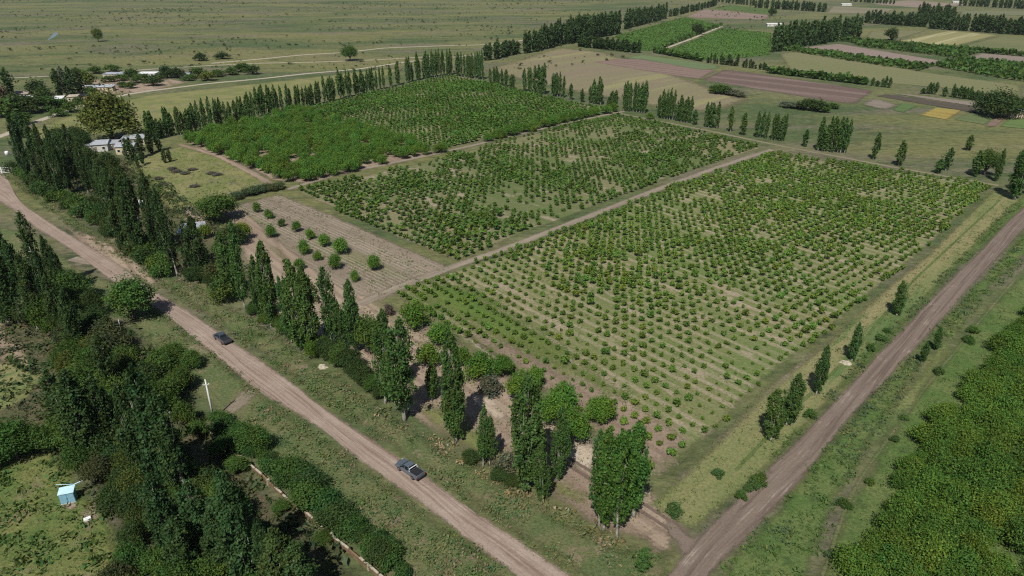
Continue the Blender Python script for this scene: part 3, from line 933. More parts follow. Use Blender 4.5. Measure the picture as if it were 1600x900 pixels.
# poplars between the main road and the orchard, from the house end to the road corner
g = 'poplars between the main road and the farm'
near_row = [(48, 285, 176, 4.6), (66, 293, 190, 4.6), (82, 300, 195, 4.6), (97, 308, 197, 4.6), (112, 300, 215, 4.2), (123, 296, 196, 5.2), (138, 302, 224, 4), (152, 306, 240, 3.6), (165, 320, 250, 5.4), (180, 336, 259, 5), (195, 388, 266, 5.6), (208, 396, 285, 4), (222, 402, 263, 5), (244, 398, 268, 4.4),
            (278, 432, 294, 5.0), (296, 425, 345, 3.6), (316, 428, 338, 5.4), (365, 465, 362, 4.2), (383, 482, 348, 4.4), (408, 500, 398, 3.2), (424, 512, 377, 4.6), (456, 535, 432, 3.6), (471, 546, 409, 4.6), (490, 549, 414, 5.0), (519, 541, 418, 4.8), (536, 545, 470, 3.6), (553, 552, 440, 4.0)]
for i, (u, v, vt, w) in enumerate(near_row):
    poplar(u, v, vt, w, f'{ordinal(i)} poplar from the house end of the main road row', g, C_POPDARK if i < 17 else C_POP)
single = [(602, 630, 487, 4.2, 'tall slim poplar with pale bare foot, beside the forked roadside poplar'),
          (632, 657, 493, 5.6, 'tall broad poplar with a thick pale forked trunk above the main road'),
          (676, 625, 568, 2.6, 'thin short poplar standing in the shadow of the forked poplar'),
          (713, 690, 523, 5.2, 'full tall poplar casting a pointed shadow onto pale sand'),
          (755, 729, 631, 2.6, 'slim poplar beside the silvery grey shrub'),
          (765, 726, 650, 2.6, 'short slim poplar touching its neighbour by the silvery shrub'),
          (821, 766, 588, 5.6, 'very tall poplar with a long pale trunk near the wheel ruts'),
          (847, 783, 690, 3.4, 'smaller poplar with bare pale trunk in front of the bright fruit trees'),
          (870, 750, 640, 3.2, 'half-dry poplar with pale twigs behind the tall pale-trunked poplar'),
          (936, 822, 672, 3.6, 'slim poplar on the field side of the big poplar clump at the corner'),
          (943, 828, 666, 5.0, 'broad poplar with splayed trunk in the clump at the road corner'),
          (964, 839, 668, 4.6, 'foremost poplar with white trunk in the clump at the road corner'),
          (975, 812, 672, 4.6, 'middle poplar of the big clump at the road corner'),
          (990, 806, 664, 5.0, 'bright green poplar on the farm gate side of the corner clump'),
          (1001, 890, 856, 2.2, 'little poplar sapling below the farm entrance ruts')]
for u, v, vt, w, lab in single:
    poplar(u, v, vt, w * (0.88 if 930 < u < 995 else 1), lab, 'poplars near the farm entrance', (0.078, 0.168, 0.032) if u in (943, 964, 975, 990) else C_POP, idx={943: 0, 964: 3, 975: 8, 990: 0, 936: 6}.get(u))
# poplars along the side road
for u, v, vt, w, lab in [(1204, 688, 610, 3.7, 'bushy poplar nearest the road junction on the side road verge'), (1229, 664, 584, 3.7, 'second poplar from the junction along the side road'), (1275, 617, 541, 3.3, 'lone poplar with its shadow beside it, third along the side road'),
                         (1331, 564, 504, 3.0, 'poplar beside pale rubble, fourth along the side road'), (1401, 493, 440, 3.1, 'fifth poplar from the junction along the side road'),
                         (1440, 568, 535, 1.8, 'spindly sapling across the side road, nearer the junction'), (1462, 548, 512, 1.8, 'spindly sapling across the side road, farther from the junction'),
                         (1556, 284, 233, 3.0, 'slim leaning poplar at the far corner of the orchard'), (1584, 312, 228, 6.0, 'massive dark poplar where the side road meets the far tree row'), (1594, 303, 232, 5.5, 'tall dark poplar overlapping the massive one by the side road')]:
    poplar(u, v, vt, w, lab, 'poplars along the side road', C_POP, idx=[0, 5, 1, 8, 4][int(u) % 5])
# poplars of the wood beside the main road
wood_pop = [(8, 468, 328, 5.5), (22, 474, 335, 5.5), (40, 482, 350, 5), (30, 505, 384, 4.6), (56, 500, 372, 4.6), (73, 458, 331, 5.0), (90, 462, 369, 4.2), (103, 462, 384, 3.4), (140, 722, 582, 5.6), (229, 765, 600, 4.2), (251, 773, 575, 5.6), (283, 775, 640, 4.4), (297, 782, 612, 5.6), (327, 875, 752, 4.8), (394, 918, 742, 6), (478, 948, 848, 5), (440, 945, 830, 4.6), (176, 705, 588, 4.4), (112, 690, 578, 4.4), (272, 868, 742, 4.6), (352, 905, 790, 4.6), (300, 908, 806, 4.2), (420, 930, 815, 4.2), (186, 628, 520, 4.0), (128, 555, 452, 4.2), (105, 530, 430, 4.4), (60, 515, 400, 5), (15, 508, 395, 5), (82, 510, 392, 4.4)]
for i, (u, v, vt, w) in enumerate(wood_pop):
    poplar(u, v, vt, w, f'{ordinal(i)} poplar of the wood across the road, counted from the far end', 'poplars in the wood', C_POPDARK)

# long far rows
def row(clusters, where, group, far, colour=C_POP):
    k = 0
    for u0, u1, v0, v1, t0, t1, n in clusters:
        for i in range(n):
            f = (i + 0.5 + random.uniform(-0.25, 0.25)) / n
            u, v, t = u0 + (u1 - u0) * f, v0 + (v1 - v0) * f, t0 + (t1 - t0) * f + random.choice([random.uniform(-1, 5), random.uniform(2, 14)])
            w = random.uniform(2.3, 3.9) if n > 1 else 3.6
            poplar(u, v, t, w, f'{ordinal(k)} poplar {where}', group, colour, far)
            k += 1


row([(232, 244, 220, 217, 172, 172, 3), (246, 257, 218, 215, 184, 182, 3), (287, 303, 210, 206, 172, 168, 3), (258, 286, 214, 210, 165, 162, 5), (305, 333, 205, 202, 158, 148, 5), (335, 363, 199, 196, 151, 150, 5), (368, 400, 193, 191, 146, 141, 6),
     (401, 457, 183, 173, 133, 130, 10), (462, 502, 171, 162, 133, 123, 8), (507, 526, 161, 158, 118, 119, 4), (530, 551, 155, 151, 106, 108, 4), (553, 586, 149, 145, 108, 103, 7), (587, 601, 141, 139, 98, 98, 3), (611, 612, 136, 136, 95, 95, 1), (620, 625, 133, 133, 92, 92, 2), (634, 646, 130, 127, 88, 88, 3), (651, 657, 126, 125, 81, 81, 2), (662, 707, 123, 117, 77, 73, 12)],
    'from the willow in the long row edging the orchard', 'poplars in the long row behind the orchard', True)
row([(711, 756, 119, 125, 78, 77, 11), (764, 792, 130, 136, 100, 102, 6), (797, 804, 138, 140, 103, 105, 2), (819, 853, 143, 148, 102, 99, 7), (860, 883, 150, 153, 112, 112, 5), (892, 893, 156, 156, 119, 119, 1), (909, 910, 160, 160, 132, 132, 1), (920, 940, 161, 164, 121, 120, 5), (948, 962, 167, 169, 138, 137, 4), (972, 1008, 173, 177, 126, 124, 9), (1026, 1053, 184, 188, 136, 140, 6), (1056, 1081, 189, 193, 146, 146, 5), (1085, 1086, 195, 195, 169, 169, 1), (1099, 1122, 198, 201, 157, 155, 4), (1141, 1142, 206, 206, 163, 163, 1), (1160, 1161, 211, 211, 175, 175, 1), (1179, 1198, 214, 217, 162, 163, 3), (1202, 1226, 218, 221, 176, 174, 4), (1257, 1258, 229, 229, 198, 198, 1), (1275, 1322, 235, 240, 183, 182, 9), (1364, 1365, 249, 249, 195, 195, 1), (1403, 1404, 259, 259, 220, 220, 1), (1464, 1465, 271, 271, 240, 240, 1), (1477, 1478, 267, 267, 222, 222, 1), (1522, 1524, 276, 276, 232, 232, 1), (1511, 1513, 235, 235, 206, 206, 1)],
    'along the far edge of the orchard, counted from its back corner', 'poplars along the far edge of the orchard', True)
row([(1104, 1154, 98, 104, 79, 84, 11), (1158, 1199, 105, 110, 90, 93, 8)], 'in the short row beside the green vine blocks', 'poplars beside the vine blocks', True, C_POPDARK)
row([(1360, 1393, 134, 138, 111, 116, 5), (1437, 1465, 146, 148, 127, 128, 4), (1475, 1478, 151, 151, 127, 127, 1), (1485, 1532, 152, 158, 130, 138, 9), (1575, 1588, 168, 170, 145, 148, 3)], 'in the gappy row behind the dark soil plots', 'poplars behind the soil plots', True)

# the farther lines of trees stand so close that they read as one mass
def far_lines():
    var = []
    for s in range(4):
        rng = np.random.default_rng(500 + s)
        tr, cr = poplar_meshes(500 + s, 18, 2.2, 260, 2.0, 0.03, 2)
        V = np.empty(len(cr.vertices) * 3, np.float32)
        cr.vertices.foreach_get('co', V)
        V = V.reshape(-1, 3).astype(float)
        var.append((V, np.arange(len(V)).reshape(-1, 4), leaf_tint(len(V) // 4, rng)))
    rng = np.random.default_rng(77)
    pts, scl = [], []
    lines = [((757, 96), (800, 86), 62, 9), ((800, 86), (812, 84), 62, 3), ((815, 84), (846, 80), 50, 9), ((848, 78), (863, 74), 40, 6), ((866, 73), (878, 70), 33, 5), ((880, 70), (966, 53), 22, 34), ((884, 68), (966, 52), 24, 26), ((905, 73), (995, 83), 60, 30),
             ((975, 46), (1041, 29), 11, 28), ((1047, 26), (1122, 8), 5, 26), ((1207, 82), (1343, 58), 30, 46), ((1215, 76), (1340, 55), 34, 30), ((1180, 12), (1292, 19), 1, 34), ((1120, 3), (1180, 9), -4, 14), ((1350, 36), (1462, 44), 19, 34), ((1455, 45), (1640, 58), 24, 60), ((1430, 30), (1490, 34), 6, 20), ((1500, 9), (1640, 16), -2, 36), ((1325, 2), (1400, 7), -3, 14), ((1060, -2), (1125, -6), -14, 20), ((1200, -8), (1330, -4), -16, 30), ((1400, -12), (1640, -10), -22, 50)]
    for (u0, v0), (u1, v1), top, n in lines:
        h0 = max(6, min(24, top_height((v0 + v1) / 2, top)))
        for i in range(n):
            f = (i + rng.random()) / n
            pts.append(G(u0 + (u1 - u0) * f, v0 + (v1 - v0) * f))
            w = rng.uniform(0.8, 1.35)
            scl.append((w, h0 / 18 * rng.uniform(0.82, 1.12)))
    pts, scl = np.array(pts), np.array(scl)
    pts += rng.normal(0, 1.2, pts.shape)
    cols = np.array(C_POPDARK) * rng.uniform(0.8, 1.2, (len(pts), 1))
    tag(join_scatter('far_treeline', pts, scl, var, cols, rng), 'dark lines of distant trees edging the far fields', 'treeline', kind='stuff')


far_lines()

# ------------------------------------------------------------------ single trees
def tree(u, v, h, R, pair, base_h, base_r, colour, label, cat='tree', group=None, name='tree'):
    return plant(name, G(u, v), pair, (R / base_r * random.uniform(0.85, 1.15), R / base_r * random.uniform(0.85, 1.15), h / base_h), colour, label, cat, group)


tree(176, 219, top_height(219, 141), 12.0, WILLOW, 17, 8.5, C_OLIVE, 'huge round olive-green willow behind the white houses', 'willow', name='willow_tree')
tree(1556, 182, 12, 13.5, BIGDARK, 14, 9, C_DARK, 'big dark spreading tree beside the small grey-roofed house', name='broad_tree')
tree(154, 65, 13, 6.5, BROAD[0], 7, 3.5, C_OLIVE, 'lone tree in the marsh beyond the settlement', name='broad_tree')
tree(547, 95, 12, 7, BROAD[1], 7, 3.5, C_MID, 'lone round tree between the pale roads of the plain', name='broad_tree')
tree(1538, 274, 9, 4.6, BROAD[2], 7, 3.5, C_MID, 'round loose-crowned tree at the far corner of the orchard', name='broad_tree')
tree(210, 500, 9.5, 5.4, BROAD[3], 7, 3.5, (0.062, 0.125, 0.025), 'leafy green tree casting its shadow onto the main road', name='broad_tree')
tree(343, 345, 8.5, 6.2, BROAD[4], 7, 3.5, C_MID, 'round dark tree beside the yard with the blue tarpaulin', name='broad_tree')
tree(380, 375, 5, 2.4, FRUIT[0], 4.5, 2.6, (0.13, 0.19, 0.02), 'yellow-green young tree beside the garden soil', name='broad_tree')
tree(322, 372, 4, 2.0, FRUIT[1], 4.5, 2.6, (0.12, 0.17, 0.02), 'small yellowish tree near the blue tarpaulin', name='broad_tree')
tree(364, 385, 6, 3.4, FRUIT[2], 4.5, 2.6, C_DARK, 'dark bushy tree next to the yellow-green young tree', name='broad_tree')
tree(350, 470, 6.0, 3.6, FRUIT[3], 4.5, 2.6, (0.10, 0.14, 0.03), 'pale drooping willow by the main road verge', 'willow', name='willow_tree')
tree(336, 440, 5.0, 2.8, FRUIT[4], 4.5, 2.6, (0.09, 0.105, 0.035), 'thin half-dry tree behind the drooping roadside willow', name='broad_tree')
tree(580, 552, 8, 3.6, BROAD[5], 7, 3.5, C_MID, 'round leafy tree at the end of the roadside poplars', name='broad_tree')
tree(487, 560, 3.6, 1.6, FRUIT[1], 4.5, 2.6, (0.10, 0.17, 0.02), 'bright yellow-green bush at the foot of the roadside poplars', 'bush', name='leafy_bush')
# bright fruit trees between poplars and orchard
fr = [(648, 512, 5.5, 3.0), (690, 540, 4.6, 2.8), (668, 572, 4.6, 2.4), (748, 592, 5.2, 2.9), (722, 572, 4.2, 2.4), (786, 588, 4.4, 2.3), (815, 630, 6, 3.0), (835, 606, 4, 2.0), (868, 665, 6, 2.8), (893, 690, 6.2, 3.0), (938, 660, 5.0, 2.9), (880, 636, 4.6, 2.6)]
for i, (u, v, h, R) in enumerate(fr):
    tree(u, v, h, R, (FRUIT + BROAD)[i % 11], [4.5, 7][i % 11 >= 5], [2.6, 3.5][i % 11 >= 5], C_BRIGHT, f'{ordinal(i)} bright leafy fruit tree on the sand between poplars and orchard rows', 'fruit tree', 'fruit trees on the sand', name='fruit_tree')
tree(790, 738, 3.4, 2.5, SHRUB[0], 2.2, 1.7, C_GREY, 'silvery grey shrub below the slim roadside poplars', 'shrub', name='silver_shrub')
tree(765, 612, 2.6, 2.6, SHRUB[1], 2.2, 1.7, (0.12, 0.115, 0.07), 'grey-brown dried bush on pale sand by the fruit trees', 'bush', name='dry_bush')
tree(608, 492, 2.6, 1.2, SHRUB[2], 2.2, 1.7, (0.11, 0.10, 0.09), 'grey dried bush at the end of the orchard track', 'bush', name='dry_bush')
# bushes standing on the ploughed field
pb = [(402, 332, 15), (421, 342, 14), (441, 354, 12), (425, 371, 18), (464, 362, 16), (485, 374, 15), (507, 385, 18), (534, 397, 24), (475, 397, 20), (497, 407, 14), (525, 420, 22), (585, 422, 22), (447, 414, 10), (554, 440, 16), (449, 447, 10), (468, 421, 16)]
for i, (u, v, d) in enumerate(pb):
    r = d * px_size(v) * 0.55
    tree(u, v, r * 2.0, r, SHRUB[i % 5] if d < 16 else FRUIT[i % 5], 2.2 if d < 16 else 4.5, 1.7 if d < 16 else 2.6, C_BRIGHT if d > 13 else C_MID, 'largest round green bush alone on the open furrows' if i == 11 else f'{ordinal(i)} round green bush scattered on the furrowed field', 'bush', 'bushes on the furrowed field', name='field_bush')
# hedge of larger trees along the back track and the leafy orchard
for i in range(26):
    f = i / 25
    u, v = 690 + (955 - 690) * f, 238 + (174 - 238) * f
    if 0.02 < f < 0.28:
        continue
    tree(u + random.uniform(-3, 3), v + random.uniform(-1, 1), random.uniform(3.4, 4.6), random.uniform(2.4, 3.2), FRUIT[i % 5], 4.5, 2.6, C_BRIGHT, f'{ordinal(i)} bush of the leafy hedge along the back orchard track', 'hedge tree', 'hedge trees along the back track', name='hedge_tree')
for i, (u, v) in enumerate([(388, 306), (398, 303), (408, 301), (418, 299), (428, 298), (437, 296), (370, 312)]):
    tree(u, v, 2.6, 2.6, FRUIT[i % 5], 4.5, 2.6, (0.085, 0.115, 0.05), f'{ordinal(i)} bush of the short hedge at the top of the furrowed field', 'hedge bush', 'hedge bushes above the furrowed field', name='hedge_bush')
for i, (u, v) in enumerate([(268, 265), (276, 269), (290, 272), (300, 266), (330, 272), (340, 274), (248, 280), (305, 292), (255, 290)]):
    tree(u, v, 0.9, 2.0, SHRUB[i % 5], 2.2, 1.7, (0.13, 0.125, 0.10), f'{ordinal(i)} low grey brush clump on the meadow by the houses', 'bush', 'grey brush clumps on the meadow', name='dry_bush')
rng3 = np.random.default_rng(3)
lf = grid_points(F3, PLOUGH_ANG, 4.9, 5.4, 0.7, rng3)
keep = (vnoise(lf, 6, 9) > 0.2) & (rng3.random(len(lf)) > 0.06)
lf = lf[keep]
lrow, lcol = row_order(lf, PLOUGH_ANG, 5.4)
for i, (x, y) in enumerate(lf):
    R = random.uniform(2.2, 3.3)
    plant('orchard_tree', (x, y), FRUIT[i % 5], (R / 2.6, R / 2.6, random.uniform(0.8, 1.15)), C_BRIGHT, f'{ordinal(lcol[i])} tree from the poplars in the {ordinal(lrow[i])} row of the bright fruit block', 'fruit tree', 'large fruit trees in the bright block')
print('leafy block', keep.sum())

# dense grove at the side road
rngg = np.random.default_rng(21)
GR = [(1300, 925), (1332, 862), (1385, 800), (1425, 722), (1462, 662), (1512, 618), (1548, 555), (1600, 497), (1622, 470), (1650, 520), (1650, 900), (1620, 950), (1320, 950)]
gp = grid_points(GR, ROW_ANG, 3.0, 3.5, 0.4, rngg)
gaps = [G(1500, 790), G(1415, 830), G(1350, 795), G(1540, 620)]
gn = 0
gp = np.array([p_ for p_ in gp if not any(math.hypot(p_[0] - a, p_[1] - b) < 1.6 for a, b in gaps) and random.random() > 0.07])
grow, gcol = row_order(gp, ROW_ANG, 3.5)
for i, (x, y) in enumerate(gp):
    s = random.uniform(0.74, 1.14)
    c = random.choice([(0.090, 0.170, 0.027), (0.080, 0.155, 0.026), (0.100, 0.175, 0.027)])
    plant('grove_tree', (x, y), GROVE[i % 6], (s, s, s * random.uniform(0.85, 1.35)), c, f'{ordinal(gcol[i])} tree from the verge in the {ordinal(grow[i])} row of the dense grove', 'fruit tree', 'trees of the dense grove')
    gn += 1
print('grove', gn)

for i, (u, v) in enumerate([(1296, 870), (1318, 792), (1358, 757), (1398, 690), (1412, 655), (1466, 585), (1512, 535), (1520, 520)]):
    h = random.uniform(0.8, 1.5)
    tree(u, v, h, h * random.uniform(0.7, 1.1), SHRUB[i % 5], 2.2, 1.7, random.choice([(0.07, 0.13, 0.035), (0.085, 0.125, 0.055), C_MID]), f'{ordinal(i)} small green shrub on the weedy verge facing the grove', 'shrub', 'shrubs on the grove side verge', name='verge_shrub')
for i, (u, v) in enumerate([(1122, 745), (1052, 802), (1168, 768), (1182, 757), (1176, 764), (1158, 779), (1190, 748), (1385, 520), (1376, 532), (1360, 548), (1264, 652)]):
    h = random.uniform(0.8, 1.6)
    tree(u, v, h, h * 0.8, SHRUB[i % 5], 2.2, 1.7, random.choice([C_MID, (0.075, 0.14, 0.04)]), f'{ordinal(i)} small green shrub on the poplar side of the side road', 'shrub', 'shrubs on the poplar side verge', name='verge_shrub')

# woods on the near side of the main road
rngw = np.random.default_rng(31)
BLOCKS = [('dark wood corner beside the antenna mast', [(-20, 480), (60, 472), (118, 470), (112, 510), (70, 520), (20, 500), (-20, 505)], 3.4, (5, 8)),
          ('wood between the clearing and the road', [(95, 490), (125, 475), (150, 490), (165, 540), (210, 570), (235, 610), (250, 650), (230, 690), (160, 705), (128, 690), (132, 640), (118, 590), (85, 525)], 3.6, (4.5, 7.5)),
          ('wood above the blue shed meadow', [(-20, 692), (40, 690), (100, 692), (150, 705), (240, 690), (250, 740), (240, 790), (210, 830), (180, 800), (150, 750), (90, 715), (40, 725), (-30, 740)], 3.3, (4, 7)),
          ('wood beside the brown wall', [(255, 690), (290, 730), (330, 775), (380, 820), (430, 865), (490, 935), (520, 975), (380, 975), (330, 890), (290, 830), (260, 780)], 3.0, (2.6, 5.0)),
          ('thicket at the bottom of the meadow', [(210, 840), (260, 790), (330, 890), (400, 960), (300, 1000), (190, 1000), (185, 900)], 3.0, (2.8, 5.5))]
for where, poly, dist, hr in BLOCKS:
    for i, (x, y) in enumerate(poisson(poly, dist, rngw)):
        h = random.uniform(*hr)
        R = h * random.uniform(0.42, 0.6)
        col = random.choice([C_DARK, C_DARK, C_MID, C_MID, (0.055, 0.105, 0.02), (0.085, 0.11, 0.024), (0.06, 0.075, 0.03)])
        pr = BROAD[random.randrange(6)]
        plant('broad_tree', (x, y), pr, (R / 3.5, R / 3.5, h / 7.0), col, f'{ordinal(i)} broadleaf tree of the {where}', 'tree', 'trees of the ' + where)
# dark bramble band between the wall and the verge
BR = [(345, 672), (385, 685), (425, 715), (475, 750), (535, 795), (590, 840), (625, 875), (632, 905), (560, 850), (505, 805), (445, 757), (395, 716)]
for i, (x, y) in enumerate(poisson(BR, 1.35, rngw, 20000)):
    s = random.uniform(0.4, 1.15)
    plant('bramble_bush', (x, y), (SHRUB + GROVE)[i % 11], (s * random.uniform(0.8, 1.4), s * random.uniform(0.8, 1.4), s * random.uniform(0.6, 1.1)), random.choice([(0.045, 0.100, 0.024), (0.055, 0.115, 0.026), (0.05, 0.09, 0.026)]), f'{ordinal(i)} dark bramble bush in the band above the brown wall', 'bush', 'bramble bushes above the wall')
for i, (u, v, h, R) in enumerate([(262, 640, 5.5, 3.2), (285, 610, 4.5, 3.0), (300, 575, 3.5, 2.4), (255, 585, 5, 3.2), (345, 665, 2.6, 2.2), (378, 690, 3.2, 2.4), (400, 705, 4.5, 2.6), (310, 682, 3.0, 2.0), (270, 560, 3, 2.4), (345, 712, 3.2, 2.0), (372, 738, 2.8, 1.8), (290, 665, 4.5, 2.4), (440, 800, 1.8, 1.4), (505, 848, 1.6, 1.3)]):
    tree(u, v, h, R, BROAD[i % 6], 7, 3.5, C_MID, f'{ordinal(i)} rounded bush tree around the utility pole and gateways', 'bush', 'bush trees around the gateways', name='leafy_bush')
# undergrowth along the road below the house poplars
UG = [(20, 268), (60, 300), (110, 330), (150, 352), (190, 385), (230, 420), (265, 440), (250, 405), (200, 370), (150, 325), (100, 312), (55, 285)]
for i, (x, y) in enumerate(poisson(UG, 3.4, rngw)):
    s = random.uniform(1.3, 2.2)
    plant('roadside_bush', (x, y), SHRUB[i % 5], (s, s, s), random.choice([C_DARK, C_MID, (0.045, 0.095, 0.025)]), f'{ordinal(i)} green bush under the poplars at the house end of the road', 'bush', 'bushes under the house poplars')
for i, (u, v, h) in enumerate([(436, 512, 3), (447, 520, 3.4), (459, 530, 3), (504, 556, 3.4), (520, 562, 4), (535, 572, 4.6), (548, 580, 4.8), (560, 592, 4), (572, 602, 3.6), (584, 612, 3.2), (594, 622, 2.6), (505, 545, 3), (300, 437, 3.4), (312, 440, 3.6), (330, 447, 3), (395, 492, 2.6), (415, 505, 2.4), (735, 722, 2.2), (780, 752, 2.2), (800, 760, 2.0)]):
    tree(u, v, h, h * 0.62, BROAD[i % 6], 7, 3.5, random.choice([C_DARK, C_MID]), f'{ordinal(i)} shrubby bush at the feet of the main road poplars', 'bush', 'bushes at the feet of the poplars', name='roadside_bush')
HW = [(70, 235), (120, 225), (138, 235), (150, 262), (190, 275), (190, 292), (130, 280), (90, 270)]
for i, (x, y) in enumerate(poisson(HW, 8, rngw)):
    h = random.uniform(6, 9)
    plant('broad_tree', (x, y), BROAD[i % 6], (h / 7 * 1.1, h / 7 * 1.1, h / 7), C_DARK, f'{ordinal(i)} dark garden tree around the white houses', 'tree', 'garden trees around the houses')
for i, (u, v, h, R) in enumerate([(200, 250, 8, 2.6), (208, 252, 9, 2.8), (222, 246, 9, 2.8), (236, 240, 9, 3.0), (250, 236, 8, 2.4), (258, 255, 4, 1.6), (266, 253, 4, 1.6), (224, 258, 4, 1.6), (216, 262, 3.6, 1.4)]):
    poplar(u, v, v - 10 - h * 3, R * 1.4, f'{ordinal(i)} young poplar on the meadow edge by the white houses', 'young poplars by the houses', C_POPDARK, True)
# settlement trees
for i, (u, v, h, R, c) in enumerate([(25, 178, 9, 9, C_DARK), (50, 176, 8, 8, C_DARK), (75, 172, 7, 7, C_MID), (12, 182, 9, 8, C_MID), (35, 195, 6, 7, C_MID), (62, 150, 9, 7, C_DARK), (70, 160, 8, 6, C_DARK), (135, 135, 10, 7, C_OLIVE), (120, 122, 6, 6, C_MID), (205, 122, 6, 6, C_MID), (216, 130, 5, 5, C_MID), (240, 134, 6, 7, C_DARK), (262, 122, 8, 6, C_DARK), (278, 122, 7, 7, C_DARK), (310, 122, 7, 6, C_MID), (325, 126, 6, 6, C_OLIVE), (378, 112, 6, 7, C_MID), (395, 116, 6, 6, C_DARK), (150, 115, 5, 6, C_MID), (175, 112, 5, 6, C_MID), (312, 95, 6, 7, C_DARK), (348, 92, 5, 7, C_DARK), (2, 160, 9, 7, (0.14, 0.11, 0.07)), (205, 138, 4, 4, C_MID), (192, 136, 3.5, 4, C_MID), (110, 175, 5, 5, C_MID), (90, 182, 4, 5, C_MID), (145, 147, 4, 4, C_MID), (172, 128, 4, 5, C_MID), (190, 126, 4, 5, C_MID), (226, 126, 4.5, 5, C_MID), (246, 126, 4, 5, C_DARK), (100, 166, 4, 5, C_MID), (78, 165, 5, 5, C_DARK), (40, 163, 5, 6, C_DARK), (55, 166, 4.5, 5, C_MID), (22, 162, 5, 6, C_DARK), (122, 164, 4, 4, C_MID), (296, 126, 4, 5, C_MID), (340, 120, 5, 6, C_MID), (360, 117, 5, 6, C_MID)]):
    tree(u, v, h, R, FARROUND[i % 4], 7, 3.6, c, f'{ordinal(i)} round tree among the roofs of the far settlement', 'tree', 'trees of the settlement', name='broad_tree')
for i, (u, v, vt, w) in enumerate([(17, 155, 106, 8), (95, 152, 106, 7), (104, 148, 104, 6), (114, 150, 104, 7), (125, 146, 108, 6), (37, 215, 174, 6)]):
    poplar(u, v, vt, w, f'{ordinal(i)} poplar above the roofs of the far settlement', 'poplars of the settlement', C_POPDARK if i not in (2,) else (0.10, 0.12, 0.07), True)
for i, (u, v, h, R, c) in enumerate([(1118, 146, 5, 4.5, C_MID), (1126, 147, 5.5, 5, C_MID), (1134, 148, 5, 5, C_MID), (1142, 149, 3.6, 4, C_GREY), (1150, 150, 3.4, 4, C_GREY), (1158, 152, 3.0, 4, C_GREY), (1258, 172, 5.5, 5, C_DARK), (1268, 173, 6, 5, C_DARK), (1278, 174, 5.5, 5, C_DARK), (1286, 175, 4.5, 4, C_MID), (1246, 170, 3.4, 4, C_GREY), (1236, 169, 3.2, 4, C_GREY), (1226, 167, 3, 4, C_GREY), (1090, 54, 12, 8, C_DARK), (1392, 63, 12, 8, C_DARK), (1206, 25, 12, 8, C_DARK), (1300, 170, 3, 4, C_MID), (1015, 186, 3, 2.4, C_BRIGHT), (1595, 172, 6, 5, C_DARK)]):
    tree(u, v, h, R, FARROUND[i % 4], 7, 3.6, c, f'{ordinal(i)} lone rounded tree or thicket between the far fields', 'tree', 'lone trees between far fields', name='broad_tree')

# ------------------------------------------------------------------ orchard bushes
rb = np.random.default_rng(41)
bushes = []
p1 = grid_points(F1, ROW_ANG, 2.55, 2.8, 0.10, rb)
q = vnoise(p1, 22, 3) * 0.6 + vnoise(p1, 9, 4) * 0.4
dist = np.hypot(p1[:, 0], p1[:, 1])
size1 = 0.56 + 0.56 * np.clip((dist - 95) / 130, 0, 1) + 0.75 * (q - 0.45) + rb.normal(0, 0.14, len(p1))
thin = rb.random(len(p1)) > 0.07 + 0.3 * (q < 0.25)
p1, size1 = p1[thin], np.clip(size1[thin], 0.36, 1.55)
p2 = grid_points(F2, PLOUGH_ANG, 2.7, 2.9, 0.16, rb)
q2 = vnoise(p2, 18, 13) * 0.6 + vnoise(p2, 8, 14) * 0.4
size2 = 1.02 + 0.95 * (q2 - 0.45) + rb.normal(0, 0.12, len(p2))
thin = rb.random(len(p2)) > 0.08 + 0.5 * (q2 < 0.36)
p2, size2 = p2[thin], np.clip(size2[thin], 0.5, 1.7)
p4 = grid_points(F4, SIDE_ANG, 2.6, 3.2, 0.2, rb)
size4 = 1.18 + 0.7 * (vnoise(p4, 20, 23) - 0.5) + rb.normal(0, 0.1, len(p4))
thin = rb.random(len(p4)) > 0.06
p4, size4 = p4[thin], np.clip(size4[thin], 0.7, 1.8)
bvars = []
for s in range(6):
    V, F, T = bush_arrays(np.random.default_rng(600 + s), 230, 1.5, 0.95, 0.34)
    bvars.append(mesh_np('bush', V, F, LEAF, T))
d1 = np.hypot(p1[:, 0], p1[:, 1] )
# the ones that show largest: size over distance
order = np.argsort(-(size1 / d1))
brow, bcol = row_order(p1, ROW_ANG, 2.8, False)
inview = [i for i in order if True][:300]
near_set = set(inview)
for k, i in enumerate(inview):
    o = link('orchard_bush', bvars[k % 6])
    s = float(size1[i])
    o.location = (p1[i, 0], p1[i, 1], 0.03)
    o.rotation_euler = (0, 0, random.uniform(0, 6.28))
    o.scale = (s * 1.1, s * 1.1, s * random.uniform(0.9, 1.15))
    o.color = jig((0.128, 0.212, 0.036), 0.22)
    tag(o, f'{ordinal(bcol[i])} bush from the headland in the {ordinal(brow[i])} orchard row from the poplars', 'bush', 'small orchard bushes in rows')
rest = np.array([i for i in range(len(p1)) if i not in near_set])
print('bushes', len(p1), len(p2), len(p4))


def bush_mass(name, pts, sz, nleaf, leaf, colour, label, seed, R=0.95, h=1.5, zs=1.0, amp=0.16):
    rng = np.random.default_rng(seed)
    var = [bush_arrays(np.random.default_rng(seed * 10 + s), nleaf, h, R, leaf) for s in range(8)]
    scl = np.stack([sz * 1.1, sz * rng.uniform(0.9, 1.15, len(sz)) * zs], 1)
    k = rng.uniform(1 - amp, 1 + amp, (len(pts), 1)) * (0.85 + 0.3 * vnoise(pts, 15, seed)[:, None])
    w = rng.normal(0, 0.07, (len(pts), 1))
    cols = np.array(colour)[None] * k * np.concatenate([1 + w, np.ones_like(w), 1 - w * 0.5], 1)
    tag(join_scatter(name, pts, scl, var, cols, rng), label, 'bushes', kind='stuff')


